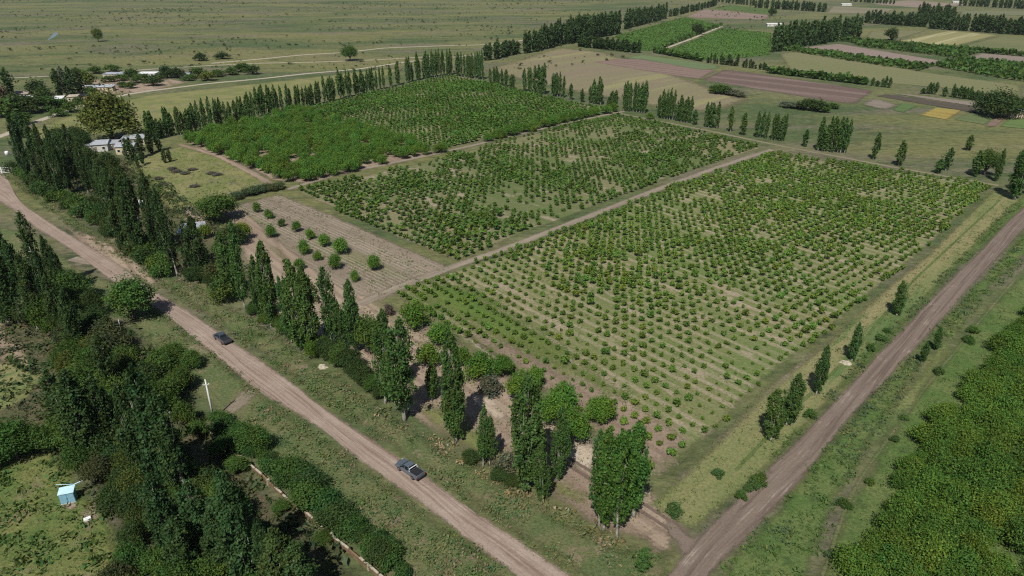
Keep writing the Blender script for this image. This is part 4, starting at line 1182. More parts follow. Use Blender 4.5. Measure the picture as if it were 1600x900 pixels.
bush_mass('orchard_foliage', p1[rest], size1[rest], 95, 0.46, (0.120, 0.200, 0.034), 'rows of small green bushes filling the large near orchard block', 71)
bush_mass('middle_orchard_foliage', p2, size2, 60, 0.58, (0.088, 0.162, 0.030), 'rows of green bushes in the orchard block behind the track', 72)
bush_mass('back_orchard_foliage', p4, size4, 38, 0.74, (0.086, 0.168, 0.030), 'dense green bushes of the back orchard block below the poplar row', 73)
pv = np.concatenate([grid_points(EB, SIDE_ANG, 2.4, 5.0, 0.3, rb), grid_points(FB, PLOUGH_ANG, 2.4, 5.0, 0.3, rb)])
po = np.concatenate([grid_points(o, PLOUGH_ANG, 4.2, 4.8, 0.5, rb) for o in ORF])
hedges = []
for a, b, n in [((1020, 82), (1096, 96), 60), ((1026, 78), (1128, 40), 50), ((1310, 64), (1600, 88), 110), ((1200, 114), (1355, 133), 90), ((1225, 80), (1250, 76), 12)]:
    for i in range(n):
        f = (i + rb.random()) / n
        hedges.append(G(a[0] + (b[0] - a[0]) * f, a[1] + (b[1] - a[1]) * f))
pf = np.concatenate([pv, po, np.array(hedges)])
sf = np.concatenate([rb.uniform(1.5, 2.0, len(pv)), rb.uniform(1.7, 2.6, len(po)), rb.uniform(2.0, 3.4, len(hedges))])
print('far bushes', len(pf))
nv = len(pv)
bush_mass('vine_foliage', pv, sf[:nv] * 0.72, 10, 1.0, (0.098, 0.195, 0.038), 'even green vine rows of the two distant blocks', 76, zs=0.5, amp=0.06)
bush_mass('far_orchard_foliage', pf[nv:], sf[nv:], 18, 1.1, (0.072, 0.135, 0.030), 'orchard rows and hedges of the distant fields', 74)

# ------------------------------------------------------------------ scrub and weeds (nobody could count them)
rs = np.random.default_rng(51)
marsh = [(-2200, 2400), (900, 2400), (560, 1400), (300, 900), (60, 560), (-120, 400), (-260, 360), (-420, 330), (-700, 330), (-2200, 1200)]
mp = scatter(marsh, 0.016, rs, True)
den = vnoise(mp * np.array([0.4, 1]), 60, 5) * 0.6 + vnoise(mp, 22, 6) * 0.4
mp = mp[den > 0.46 + 0.24 * rs.random(len(mp))]
print('marsh scrub', len(mp))
bush_mass('marsh_scrub', mp, 0.35 + 2.3 * rs.random(len(mp)) ** 5, 16, 0.72, (0.078, 0.100, 0.044), 'dark low scrub scattered over the marsh plain', 75, zs=0.6)


def weeds(name, polys, density, size, leaf, cols, label, seed, nleaf=9, tall=0.5, avoid=None):
    rng = np.random.default_rng(seed)
    pts = np.concatenate([scatter(p, density, rng) for p in polys])
    q = vnoise(pts, 5, seed) * 0.6 + vnoise(pts, 2, seed + 1) * 0.4
    pts = pts[q > 0.36]
    c = np.array(cols)[np.clip((vnoise(pts, 6, seed + 2) * 0.75 + rng.random(len(pts)) * 0.25) * len(cols), 0, len(cols) - 1).astype(int)]
    var = []
    for s in range(6):
        r = np.random.default_rng(seed * 7 + s)
        P = np.stack([r.normal(0, 0.4, nleaf), r.normal(0, 0.4, nleaf), r.uniform(0.08, tall, nleaf)], 1)
        d = r.normal(size=(nleaf, 3))
        d /= np.linalg.norm(d, axis=1, keepdims=True)
        V, F = leaf_quads(P, np.full(nleaf, leaf), d, r, 1.0, 0.5, 0.5)
        V[:, 2] = np.maximum(V[:, 2], 0.02)
        var.append((V, F, leaf_tint(nleaf, r)))
    sz = size * (0.5 + 1.4 * rng.random((len(pts), 1)) ** 2.2)
    scl = np.concatenate([sz, sz * rng.uniform(0.7, 1.3, (len(pts), 1))], 1)
    print(name, len(pts))
    tag(join_scatter(name, pts, scl, var, c, rng), label, 'weeds', kind='stuff')


VERGE = [[(-20, 262), (40, 300), (90, 343), (200, 413), (300, 483), (400, 555), (560, 668), (660, 740), (800, 835), (900, 905), (1000, 915), (1035, 865), (960, 848), (860, 792), (760, 738), (640, 668), (500, 570), (420, 508), (300, 440), (200, 395), (120, 345), (50, 290)],
         [(240, 478), (310, 533), (360, 572), (400, 607), (570, 729), (700, 824), (820, 915), (620, 915), (520, 800), (420, 715), (350, 672), (390, 640), (370, 590), (300, 560), (220, 530)]]
weeds('verge_weeds', VERGE, 3.0, 0.62, 0.42, [(0.075, 0.14, 0.040), (0.115, 0.175, 0.055), (0.18, 0.19, 0.08), (0.085, 0.15, 0.055), (0.25, 0.205, 0.125), (0.10, 0.17, 0.045), (0.13, 0.165, 0.08)], 'tangled green and dry weeds on the main road verges', 81)
SV = [[(1085, 838), (1150, 775), (1200, 718), (1270, 640), (1340, 562), (1400, 505), (1470, 430), (1580, 318), (1600, 318), (1475, 446), (1345, 584), (1200, 735), (1112, 824)],
      [(1110, 905), (1200, 806), (1310, 677), (1390, 589), (1462, 514), (1520, 450), (1610, 358), (1640, 370), (1500, 512), (1440, 575), (1360, 700), (1310, 790), (1280, 905)]]
weeds('side_verge_weeds', SV, 2.6, 0.6, 0.42, [(0.075, 0.14, 0.042), (0.095, 0.165, 0.045), (0.12, 0.175, 0.058), (0.085, 0.13, 0.062), (0.19, 0.19, 0.08)], 'lush green weeds on both verges of the side road', 82)
MD = [[(-20, 705), (40, 715), (90, 720), (150, 780), (190, 835), (195, 905), (-20, 910)], [(190, 255), (285, 232), (345, 248), (425, 290), (350, 315), (285, 340), (240, 300)], [(1300, 900), (1350, 780), (1480, 580), (1600, 430), (1640, 900)], [(100, 350), (260, 440), (250, 460), (140, 385)], [(1020, 785), (1200, 600), (1380, 455), (1550, 298), (1590, 312), (1345, 575), (1200, 725), (1090, 825)], [(370, 322), (437, 305), (700, 418), (590, 465), (430, 375)], [(560, 480), (640, 500), (1000, 760), (1060, 830), (940, 820), (600, 600)]]
weeds('meadow_weeds', MD, 1.3, 0.5, 0.36, [(0.12, 0.165, 0.048), (0.17, 0.185, 0.07), (0.085, 0.135, 0.038), (0.15, 0.145, 0.085)], 'tufted weeds over the meadows and grove floor', 83, 7, 0.4)
OG = [[(630, 470), (700, 440), (900, 400), (1080, 560), (1180, 600), (1080, 705), (1000, 745), (900, 655), (760, 550)]]
weeds('orchard_weeds', OG, 1.0, 0.45, 0.36, [(0.13, 0.165, 0.05), (0.105, 0.155, 0.04), (0.19, 0.19, 0.085)], 'short weeds between the near orchard rows', 84, 5, 0.25)
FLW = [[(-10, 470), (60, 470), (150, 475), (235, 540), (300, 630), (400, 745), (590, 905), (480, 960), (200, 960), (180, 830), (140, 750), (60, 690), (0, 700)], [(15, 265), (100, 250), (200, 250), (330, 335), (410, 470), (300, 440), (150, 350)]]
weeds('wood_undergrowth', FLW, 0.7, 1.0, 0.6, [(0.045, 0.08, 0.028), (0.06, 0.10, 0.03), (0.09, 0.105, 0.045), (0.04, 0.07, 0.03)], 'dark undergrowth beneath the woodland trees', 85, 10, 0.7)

REED = [[(585, 628), (640, 660), (720, 700), (800, 745), (860, 785), (930, 825), (985, 850), (960, 862), (900, 835), (830, 790), (760, 752), (690, 712), (620, 668), (570, 636)]]
weeds('dry_reeds', REED, 1.5, 0.7, 0.5, [(0.36, 0.29, 0.19), (0.28, 0.23, 0.13), (0.15, 0.165, 0.07), (0.40, 0.34, 0.24)], 'straw-coloured dry reeds along the ditch at the foot of the poplars', 86, 7, 0.9)

weeds('meadow_tussocks', [[(-20, 705), (90, 715), (150, 775), (190, 835), (195, 905), (-20, 910)]], 0.5, 1.0, 0.42, [(0.065, 0.12, 0.03), (0.085, 0.14, 0.035), (0.15, 0.165, 0.05)], 'dark green tussocks in the shed meadow', 88, 12, 0.5)

# ------------------------------------------------------------------ vehicles
M_tyre = plain('tyre_rubber', (0.02, 0.02, 0.022), 0.85)
M_rim = plain('wheel_metal', (0.35, 0.36, 0.38), 0.35, metal=0.8)
M_glass = plain('dark_glass', (0.012, 0.016, 0.02), 0.08, spec=0.6)
M_black = plain('black_plastic', (0.02, 0.02, 0.022), 0.6)
M_lamp = plain('lamp_lens', (0.7, 0.7, 0.68), 0.15)
M_red = plain('tail_lens', (0.35, 0.02, 0.02), 0.2)
M_white = plain('white_paint', (0.78, 0.79, 0.78), 0.5, 0.08)
M_chrome = plain('bright_steel', (0.80, 0.81, 0.82), 0.4, 0.03, metal=0.2)


def prism(mb, prof, y0, y1, taper=None, mi=0):
    """extrude an (x,z) profile from y0 to y1"""
    n = len(prof)
    vs = [(x, y0, z) for x, z in prof] + [(x, y1, z) for x, z in prof]
    fs = [tuple(range(n)), tuple(range(2 * n - 1, n - 1, -1))] + [(i, n + i, n + (i + 1) % n, (i + 1) % n) for i in range(n)]
    return mb.add(vs, fs, mi)


def pickup(u, v, u2, v2, paint, label, bar, L=5.05):
    a, b = G(u, v), G(u2, v2)      # rear and front on the road
    rz = math.atan2(b[1] - a[1], b[0] - a[0])
    root = empty('pickup_truck', ((a[0] + b[0]) / 2, (a[1] + b[1]) / 2, 0.055), rz)
    s = L / 5.3
    root.scale = (s, s, s)
    tag(root, label, 'pickup')
    W = 0.92
    body = MB()
    prism(body, [(-2.62, 0.55), (-2.62, 1.02), (-2.55, 1.06), (-0.72, 1.06), (-0.72, 1.04), (1.35, 1.06), (2.35, 0.98), (2.58, 0.88), (2.65, 0.62), (2.6, 0.42), (2.15, 0.40), (-2.4, 0.45)], -W, W)
    bo = body.build('body', paint, root)
    bv = bo.modifiers.new('bevel', 'BEVEL')
    bv.width, bv.segments, bv.limit_method, bv.angle_limit = 0.07, 2, 'ANGLE', math.radians(35)
    cab = MB()
    zt, zb = 1.70, 1.045
    cab.hull8([(-0.72, -0.86, zb), (1.42, -0.86, zb), (1.42, 0.86, zb), (-0.72, 0.86, zb), (-0.52, -0.66, zt), (0.55, -0.66, zt), (0.55, 0.66, zt), (-0.52, 0.66, zt)])
    co = cab.build('cab', paint, root)
    bv = co.modifiers.new('bevel', 'BEVEL')
    bv.width, bv.segments = 0.06, 2

    def pane(name, quad, parent):
        q = [Vector(p) for p in quad]
        n = (q[1] - q[0]).cross(q[2] - q[0]).normalized()
        c = sum(q, Vector()) / 4
        mb = MB()
        f = [c + (p - c) * 0.9 + n * 0.012 for p in q]
        k = [p - n * 0.02 for p in f]
        mb.add(f + k, [(0, 1, 2, 3), (7, 6, 5, 4), (0, 4, 5, 1), (1, 5, 6, 2), (2, 6, 7, 3), (3, 7, 4, 0)])
        return mb.build(name, M_glass, parent)
    pane('windscreen', [(1.42, -0.8, zb + .03), (1.42, 0.8, zb + .03), (0.55, 0.64, zt), (0.55, -0.64, zt)], co)
    pane('rear_window', [(-0.72, 0.8, zb + .03), (-0.72, -0.8, zb + .03), (-0.52, -0.64, zt), (-0.52, 0.64, zt)], co)
    for sgn in (1, -1):
        for x0, x1, t0, t1 in ((0.32, 1.28, 0.32, 0.5), (-0.6, 0.26, -0.46, 0.26)):
            quad = [(x0, -0.86 * sgn, zb + .05), (x1, -0.86 * sgn, zb + .05), (t1, -0.66 * sgn, zt - .03), (t0, -0.66 * sgn, zt - .03)]
            pane('side_window', quad if sgn > 0 else quad[::-1], co)
    bed = MB()
    bed.box(-2.5, -0.82, -0.78, 0.78, 1.062, 1.075)  # thin black sheet standing in for the dark interior of the open bed
    bed.build('dark_bed_panel', M_black, root)
    for y in (-0.86, 0.86):
        r = MB()
        r.box(-2.56, -0.75, y - 0.055, y + 0.055, 1.05, 1.13)
        r.build('bed_rail', paint, root)
    tg = MB()
    tg.box(-2.66, -2.55, -0.85, 0.85, 0.6, 1.12)
    tg.build('tailgate', paint, root)
    if bar:
        rbm = MB()
        rbm.tube([(-0.86, -0.84, 1.08), (-0.84, -0.76, 1.58), (-0.84, 0.76, 1.58), (-0.86, 0.84, 1.08)], [0.075] * 4, 8)
        rbm.build('roll_bar', M_chrome, root)
    for x in (-1.62, 1.62):
        for y in (-0.86, 0.86):
            w = empty('wheel', (x, y, 0.37))
            w.parent = root
            t = MB()
            t.tube([(0, -0.13, 0), (0, -0.11, 0), (0, 0.11, 0), (0, 0.13, 0)], [0.31, 0.37, 0.37, 0.31], 18)
            t.build('tyre', M_tyre, w)
            r = MB()
            sg = 1 if y > 0 else -1
            r.tube([(0, sg * 0.1, 0), (0, sg * 0.14, 0)], [0.23, 0.2], 14)
            r.build('rim', M_rim, w)
    for y in (-0.68, 0.68):
        h = MB()
        h.box(2.5, 2.64, y - 0.18, y + 0.18, 0.72, 0.88)
        h.build('headlight', M_lamp, root)
        h = MB()
        h.box(-2.69, -2.6, y - 0.06 + 0.18 * (1 if y > 0 else -1), y + 0.06 + 0.18 * (1 if y > 0 else -1), 0.72, 1.0)
        h.build('tail_light', M_red, root)
        h = MB()
        h.box(0.98, 1.14, y * 1.46 - 0.1, y * 1.46 + 0.1, 1.12, 1.28)
        h.build('wing_mirror', M_black, root)
    gm = MB()
    gm.box(2.58, 2.66, -0.46, 0.46, 0.66, 0.86)
    gm.build('grille', M_black, root)
    for x0, x1, nm in ((2.56, 2.72, 'front_bumper'), (-2.76, -2.6, 'rear_bumper')):
        h = MB()
        h.box(x0, x1, -0.88, 0.88, 0.42, 0.58)
        h.build(nm, M_black, root)
    return root


def car_paint(name, c):
    m = plain(name, c, 0.3, 0.08, 1.5, 0.35, 0.5)
    m.node_tree.nodes['Principled BSDF'].inputs['Coat Weight'].default_value = 0.5
    return m


pickup(655, 748, 627, 729, car_paint('slate_paint', (0.14, 0.175, 0.215)), 'slate-grey pickup with a bright roll bar, nearer one on the dirt road', True)
pickup(358, 540, 338, 525, car_paint('dark_paint', (0.085, 0.10, 0.13)), 'dark pickup farther up the dirt road, beyond the gateway', False, 5.0)

# ------------------------------------------------------------------ poles, wall, sheds, houses
M_conc = plain('pale_concrete', (0.62, 0.62, 0.60), 0.8, 0.1, 4)
M_zinc = plain('zinc_sheet', (0.55, 0.58, 0.62), 0.45, 0.12, 1.2, 0.4)
M_blue = plain('sky_blue_sheet', (0.22, 0.43, 0.54), 0.55, 0.08, 1.5)
M_paleblue = plain('pale_blue_roof', (0.50, 0.72, 0.80), 0.5, 0.08, 1.5)
M_wallw = plain('white_wall', (0.55, 0.54, 0.50), 0.8, 0.1, 1.0)
M_cream = plain('cream_wall', (0.55, 0.47, 0.33), 0.85, 0.12, 1.0)
M_brown = plain('adobe_brown', (0.21, 0.135, 0.08), 0.9, 0.25, 1.2)
M_cope = plain('pale_coping', (0.42, 0.37, 0.28), 0.85, 0.2, 1.2)
M_timber = plain('weathered_timber', (0.24, 0.19, 0.14), 0.85, 0.25, 3)
M_tarp = plain('blue_tarpaulin', (0.03, 0.08, 0.30), 0.5, 0.15, 2)
M_dark = plain('dark_opening', (0.03, 0.028, 0.025), 0.8)

u0, v0 = 334, 655
p = G(u0, v0)
hp = top_height(655, 593)
pole = empty('utility_pole', (p[0], p[1], 0), math.atan2(0.35, 1))
tag(pole, 'white utility pole with a crossarm between the gateway and the brown wall', 'utility pole')
mb = MB()
mb.tube([(0, 0, 0), (0, 0, hp * 0.5), (0, 0, hp)], [0.2, 0.16, 0.11], 10)
mb.build('shaft', M_conc, pole, True)
mb = MB()
mb.box(-0.5, 0.5, -0.13, -0.03, hp - 0.98, hp - 0.9)
ca = mb.build('crossarm', M_conc, pole)
for x in (-0.44, 0.0, 0.44):
    mb = MB()
    mb.tube([(x, -0.08, hp - 0.9), (x, -0.08, hp - 0.84), (x, -0.08, hp - 0.72)], [0.05, 0.075, 0.04], 8)
    mb.build('insulator', M_white, ca)
mb = MB()
mb.tube([(0.1, 0.05, hp - 1.4), (1.7, 3.3, 0)], [0.02, 0.02], 5)
mb.build('stay_wire', M_timber, pole)


def thin_pole(u, v, vt, label, name='post', r=0.06):
    q = G(u, v)
    h = top_height(v, vt)
    t = MB()
    t.tube([(0, 0, 0), (0, 0, h * 0.6), (0.02, 0, h)], [r, r * 0.9, r * 0.7], 7)
    o = t.build(name, M_conc, None, True)
    o.location = (q[0], q[1], 0)
    return tag(o, label, 'post', 'posts around the wood')


thin_pole(191, 523, 499, 'thin white post below the leafy tree at the road', 'white_post', 0.07)
thin_pole(102, 552, 540, 'short pale post at the edge of the dark wood', 'white_post', 0.06)
thin_pole(252, 573, 557, 'rusty thin post at the end of the field gateway', 'gate_post', 0.05)
thin_pole(267, 640, 614, 'slim post beside the brown wall and white tank', 'white_post', 0.05)
# lattice aerial in front of the poplars
q = G(70, 462)
hm = top_height(462, 386)
mast = empty('antenna_mast', (q[0], q[1], 0))
tag(mast, 'white antenna mast with short crossbars among the dark poplars', 'antenna mast')
mb = MB()
mb.tube([(0, 0, 0), (0, 0, hm)], [0.09, 0.05], 7)
mb.build('shaft', M_conc, mast)
for z, w in ((hm - 1.0, 0.5), (hm - 2.4, 0.9), (hm - 3.6, 1.1), (hm - 4.2, 0.7)):
    mb = MB()
    mb.tube([(-w, -w * 0.4, z - 0.1), (0, 0, z), (w, w * 0.4, z + 0.1)], [0.035] * 3, 5)
    mb.build('crossbar', M_conc, mast)
mb = MB()
mb.box(0.0, 0.55, -0.3, -0.05, hm - 4.7, hm - 4.1)
mb.build('junction_box', M_white, mast)

# low brown wall with pale coping
wl = [(246, 600), (262, 622), (272, 640), (300, 655), (330, 681), (348, 694), (372, 718), (402, 738), (430, 767), (457, 790), (482, 810), (504, 827), (522, 846), (548, 866), (588, 899), (625, 930)]
wpts, wlen = resample(GP(wl), 36)
wpts = smooth_line(wpts, 2)
wall = empty('boundary_wall', (wpts[0][0], wpts[0][1], 0))
tag(wall, 'low brown boundary wall with pale broken coping running through the wood edge', 'wall')
for i in range(35):
    a, b = Vector((*wpts[i], 0)), Vector((*wpts[i + 1], 0))
    d = (b - a)
    ln = d.length
    rz = math.atan2(d.y, d.x)
    c = (a + b) / 2 - Vector(wall.location)
    hh = random.uniform(0.6, 0.8)
    mb = MB()
    mb.box(-ln / 2 + 0.02, ln / 2 - 0.02, -0.12, 0.12, -0.05, hh)
    o = mb.build('panel', M_brown, wall)
    o.location, o.rotation_euler = c, (0, 0, rz)
    if random.random() < 0.7:
        l0, l1 = random.uniform(0.0, 0.25), random.uniform(0.0, 0.25)
        mb = MB()
        mb.box(-ln / 2 + l0, ln / 2 - l1, -0.15, 0.15, hh + 0.002, hh + random.uniform(0.05, 0.11))
        o = mb.build('coping', M_cope, wall)
        o.location, o.rotation_euler = c, (0, 0, rz + random.uniform(-0.03, 0.03))
    if i % 4 == 0:
        mb = MB()
        mb.box(-0.16, 0.16, -0.2, 0.2, -0.05, 0.95)
        o = mb.build('pier', M_cope, wall)
        o.location, o.rotation_euler = a - Vector(wall.location), (0, 0, rz)

# blue shed
q = G(109, 782)
shed = empty('blue_shed', (q[0], q[1], 0), math.radians(20))
shed.scale = (0.88, 0.88, 0.9)
tag(shed, 'small sky-blue metal shed standing on the grassy meadow', 'shed')
mb = MB()
mb.box(-1.05, 1.05, -0.75, 0.75, 0.12, 2.0)
mb.build('wall', M_blue, shed)
mb = MB()
mb.hull8([(-1.15, -0.88, 2.0), (1.15, -0.88, 2.0), (1.15, 0.88, 2.16), (-1.15, 0.88, 2.16), (-1.15, -0.88, 2.08), (1.15, -0.88, 2.08), (1.15, 0.88, 2.24), (-1.15, 0.88, 2.24)])
mb.build('roof', M_paleblue, shed)
for x in (-0.52, 0.52):
    mb = MB()
    mb.box(x - 0.49, x + 0.49, -0.79, -0.755, 0.18, 1.94)
    d = mb.build('door', M_blue, shed)
    mb = MB()
    mb.box(-0.06 if x < 0 else 0.02, -0.02 if x < 0 else 0.06, -0.83, -0.79, 0.9, 1.15)
    mb.build('handle', M_rim, d)
mb = MB()
mb.box(-1.1, 1.1, -0.8, 0.8, 0, 0.12)
mb.build('base', M_conc, shed)
mb = MB()
mb.tube([(-1.9, 2.2, 2.0), (0.0, 1.5, 2.1), (1.0, 1.15, 2.15)], [0.05] * 3, 6)
mb.tube([(0.9, 1.0, 2.2), (2.1, 1.5, 2.25)], [0.09, 0.09], 6)
pl = mb.build('pipe_bracket', M_paleblue, shed)
mb = MB()
mb.tube([(1.75, 1.2, 0), (1.75, 1.2, 2.2)], [0.04, 0.04], 6)
mb.build('post', M_timber, shed)
q = G(137, 812)
mb = MB()
mb.hull8([(-0.5, -0.3, 0), (0.5, -0.3, 0), (0.5, 0.3, 0), (-0.5, 0.3, 0), (-0.45, -0.27, 0.32), (0.45, -0.27, 0.36), (0.45, 0.27, 0.36), (-0.45, 0.27, 0.32)])
o = mb.build('white_box', M_white)
o.location, o.rotation_euler = (q[0], q[1], 0), (0, 0, 0.6)
o.modifiers.new('bevel', 'BEVEL').width = 0.03
tag(o, 'white box lying on bare ground below the blue shed', 'box')


def tank(u, v, r, h, label):
    q = G(u, v)
    mb = MB()
    mb.tube([(0, 0, 0), (0, 0, h * 0.8), (0, 0, h * 0.94), (0, 0, h)], [r, r, r * 0.75, r * 0.25], 14)
    t = mb.build('water_tank', M_white, None, True)
    t.location = (q[0], q[1], 0)
    mb = MB()
    mb.tube([(0, 0, h - 0.02), (0, 0, h + 0.08)], [r * 0.24, r * 0.2], 10)
    mb.build('lid', M_black, t)
    return tag(t, label, 'water tank')


tank(264, 655, 0.55, 1.6, 'white water tank beside the brown wall')
tank(12, 243, 0.75, 1.9, 'white tank at the house end of the main road')


def house(u, v, w, d, h, rz, wall_m, roof_m, label, slope=0.5, windows=2, door=True, cat='house', gable=False, name='house'):
    q = G(u, v)
    if v < 170:
        w, d, h = w * 0.8, d * 0.8, h * 0.85
    r = empty(name, (q[0], q[1], 0), rz)
    tag(r, label, cat)
    mb = MB()
    mb.box(-w / 2, w / 2, -d / 2, d / 2, 0, h)
    wl_ = mb.build('wall', wall_m, r)
    o = 0.35
    mb = MB()
    if gable:
        zt = h + slope * 2
        for s in (-1, 1):
            mb.hull8([(-w / 2 - o, s * (d / 2 + o), h - 0.1), (w / 2 + o, s * (d / 2 + o), h - 0.1), (w / 2 + o, 0, zt), (-w / 2 - o, 0, zt), (-w / 2 - o, s * (d / 2 + o), h + 0.02), (w / 2 + o, s * (d / 2 + o), h + 0.02), (w / 2 + o, 0, zt + 0.12), (-w / 2 - o, 0, zt + 0.12)])
        gb = MB()
        for x in (-w / 2, w / 2):
            s = 1 if x > 0 else -1
            prism_v = [(x, -d / 2, h), (x, d / 2, h), (x, 0, zt)]
            gb.add(prism_v + [(x - s * 0.2, a[1], a[2]) for a in prism_v], [(0, 1, 2), (5, 4, 3), (0, 3, 4, 1), (1, 4, 5, 2), (2, 5, 3, 0)])
        gb.build('gable', wall_m, r)
    else:
        mb.hull8([(-w / 2 - o, -d / 2 - o, h), (w / 2 + o, -d / 2 - o, h), (w / 2 + o, d / 2 + o, h + slope), (-w / 2 - o, d / 2 + o, h + slope), (-w / 2 - o, -d / 2 - o, h + 0.12), (w / 2 + o, -d / 2 - o, h + 0.12), (w / 2 + o, d / 2 + o, h + slope + 0.12), (-w / 2 - o, d / 2 + o, h + slope + 0.12)])
    mb.build('roof', roof_m, r)
    n = windows + (1 if door else 0)
    for i in range(n):
        x = -w / 2 + w * (i + 0.5) / max(1, n)
        mb = MB()
        if door and i == n // 2:
            mb.box(x - 0.45, x + 0.45, -d / 2 - 0.05, -d / 2 - 0.003, 0.02, 2.05)
            mb.build('door', M_timber, r)
        else:
            mb.box(x - 0.6, x + 0.6, -d / 2 - 0.06, -d / 2 - 0.003, 0.95, 2.05)
            f = mb.build('window', M_white, r)
            mb = MB()
            mb.box(x - 0.5, x + 0.5, -d / 2 - 0.075, -d / 2 - 0.062, 1.03, 1.97)
            mb.build('pane', M_glass, f)
    return r


house(154, 234, 9, 8, 3.0, 0.3, M_wallw, M_zinc, 'white house with grey roof under the great willow', gable=True)
house(201, 238, 7, 7, 3.2, 0.15, M_cream, M_zinc, 'cream house with grey sheet roof behind the meadow', gable=True)
house(212, 224, 9, 6, 2.6, 0.2, M_cream, M_zinc, 'long shed roof between the cream house and the row of poplars', 0.6, cat='shed', name='shed')
house(176, 232, 5, 5, 2.6, 0.2, M_wallw, M_zinc, 'small grey-roofed outbuilding between the white and cream houses', 0.4, 1, cat='shed', name='shed')
house(155, 142, 22, 7, 3.0, 0.18, M_cream, M_zinc, 'long grey shed of the far settlement', 0.5, 3, cat='shed', name='shed')
house(165, 141, 8, 7, 3.2, 0.18, M_wallw, M_white, 'white box shed at the end of the long settlement shed', 0.2, 1, cat='shed', name='shed')
house(88, 160, 10, 7, 2.8, 0.3, M_wallw, M_white, 'white-roofed hut at the settlement edge', 0.6, 1, name='house')
house(116, 158, 6, 6, 3.2, 0.2, M_cream, M_cope, 'yellowish hut in the middle of the settlement', 0.5, 1, name='house')
house(129, 155, 10, 6, 2.6, 0.2, M_brown, M_black, 'dark brown lean-to of the settlement beside the road', 0.4, 1, cat='shed', name='shed')
house(33, 152, 15, 9, 3, 0.1, M_cream, plain('dusty_roof', (0.33, 0.27, 0.22), 0.85), 'dusty brown-roofed house among the settlement trees', gable=True)
house(45, 157, 14, 5, 2.6, 0.1, M_wallw, M_white, 'pale low roof in front of the dusty brown roof', 0.4, 1, cat='shed', name='shed')
house(182, 121, 18, 9, 3, 0.05, M_cream, M_zinc, 'grey flat-roofed building behind the settlement yard', 0.4, 2)
house(233, 120, 14, 8, 3, 0.05, M_wallw, M_white, 'white low building half hidden by the settlement bushes', 0.4, 2)
house(291, 121, 9, 7, 2.8, 0.05, M_wallw, M_zinc, 'small pale shed at the far end of the settlement', 0.4, 1, cat='shed', name='shed')
house(1592, 182, 12, 8, 3.2, -0.15, M_cream, M_zinc, 'small grey-roofed house beside the big dark tree', gable=True)
house(1209, 41, 22, 9, 3.4, -0.1, M_wallw, M_white, 'white farm shed between the vine blocks and the dark wood', 0.5, 2, cat='shed', name='shed')
house(1322, 9, 22, 10, 4, -0.1, M_wallw, M_white, 'small white barn among the farthest trees', 0.6, 2, cat='barn', name='barn')
house(1493, 5, 16, 10, 4, -0.1, M_wallw, M_white, 'white barn at the edge of the farthest trees', 0.6, 2, cat='barn', name='barn')
house(304, 365, 6, 4, 2.2, 0.4, M_cream, M_zinc, 'low sheet-roofed lean-to behind the roadside poplars', 0.3, 1, cat='shed', name='shed')
q = G(289, 362)
mb = MB()
mb.add([(-1.8, -1.2, 0.1), (1.8, -1.3, 0.1), (1.9, 1.2, 0.1), (-1.7, 1.3, 0.1), (-1.2, -0.5, 1.6), (1.1, -0.4, 1.75), (1.0, 0.6, 1.7), (-1.1, 0.6, 1.5)], [(0, 1, 5, 4), (1, 2, 6, 5), (2, 3, 7, 6), (3, 0, 4, 7), (4, 5, 6, 7)])
o = mb.build('tarpaulin_cover', M_tarp)
o.location = (q[0], q[1], 0)
tag(o, 'blue tarpaulin over a heap in the yard behind the poplars', 'tarpaulin')
tank(222, 322, 0.9, 2.2, 'white tank between the dark roadside poplars')
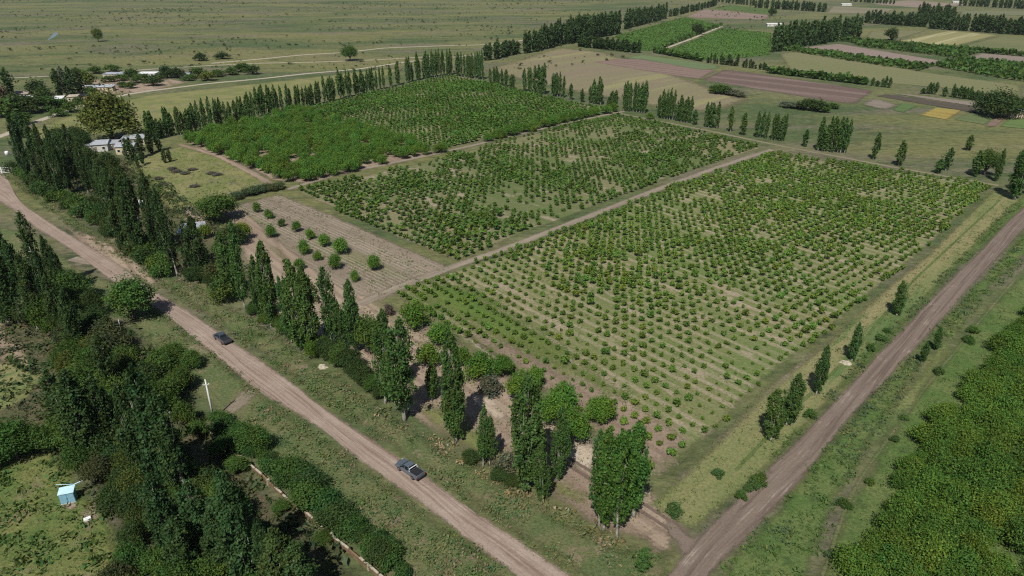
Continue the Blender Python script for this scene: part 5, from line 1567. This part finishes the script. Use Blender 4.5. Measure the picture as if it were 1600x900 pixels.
# pale slab and gate bits
q = G(162, 534)
mb = MB()
mb.hull8([(-1.1, -0.45, 0), (1.1, -0.45, 0), (1.1, 0.45, 0), (-1.1, 0.45, 0), (-1.1, -0.45, 1.05), (1.1, -0.45, 1.05), (1.1, 0.45, 1.2), (-1.1, 0.45, 1.2)])
o = mb.build('pump_box', M_cope)
o.location, o.rotation_euler = (q[0], q[1], 0), (0, 0, -0.7)
o.modifiers.new('bevel', 'BEVEL').width = 0.04
tag(o, 'pale concrete pump box in the grass beside the dark wood', 'pump box')
q = G(4, 272)
gate = empty('white_gate', (q[0], q[1], 0), 0.35)
tag(gate, 'white gate at the house end of the main road', 'gate')
for x in (-3.2, 0, 3.2):
    mb = MB()
    mb.box(x - 0.16, x + 0.16, -0.16, 0.16, 0, 2.6)
    mb.build('post', M_white, gate)
for x in (-1.6, 1.6):
    for z in (0.4, 1.0, 1.6, 2.2):
        mb = MB()
        mb.box(x - 1.4, x + 1.4, -0.04, 0.04, z, z + 0.16)
        mb.build('rail', M_white, gate)
# rubble and litter
for u, v, lab, sd in ((1322, 567, 'heap of pale rubble at the foot of the fourth side road poplar', 1), (504, 574, 'mound of pale sand at the foot of the roadside poplars', 2)):
    q = G(u, v)
    r = random.Random(sd)
    mb = MB()
    n, rings = 14, [(0, 0.75), (0.5, 0.62), (0.9, 0.35), (1.25, 0.0)]
    vs_ = [(0, 0, 0.72)]
    fs_ = []
    for k, (rad, z) in enumerate(rings[1:]):
        for i in range(n):
            a = 6.283 * i / n
            rr = rad * r.uniform(0.75, 1.25)
            vs_.append((math.cos(a) * rr, math.sin(a) * rr * 0.8, z * r.uniform(0.6, 1.3) if k < 2 else -0.02))
    for i in range(n):
        fs_.append((0, 1 + i, 1 + (i + 1) % n))
        for k in range(2):
            b0 = 1 + k * n
            fs_.append((b0 + i, b0 + n + i, b0 + n + (i + 1) % n, b0 + (i + 1) % n))
    mb.add(vs_, fs_)
    o = mb.build('rubble_heap' if sd == 1 else 'sand_mound', M_cope)
    o.location = (q[0], q[1], 0)
    o.scale = (0.8, 0.8, 0.9) if sd == 2 else (1.0, 1.0, 0.5)
    tag(o, lab, 'heap')


# ------------------------------------------------------------------ the air: a thin even haze over the plain
hz = MB()
hz.box(-4500, 4500, -150, 6500, -1.0, 74.0)
hm_ = bpy.data.materials.new('thin_haze')
hm_.use_nodes = True
hn = hm_.node_tree
hn.nodes.remove(hn.nodes['Principled BSDF'])
pvn = hn.nodes.new('ShaderNodeVolumePrincipled')
pvn.inputs['Color'].default_value = (0.86, 0.92, 1.0, 1)
pvn.inputs['Density'].default_value = 0.00003
pvn.inputs['Anisotropy'].default_value = 0.0
hn.links.new(pvn.outputs[0], hn.nodes['Material Output'].inputs['Volume'])
tag(hz.build('haze', hm_), 'thin summer haze hanging over the whole valley', 'haze', kind='stuff')
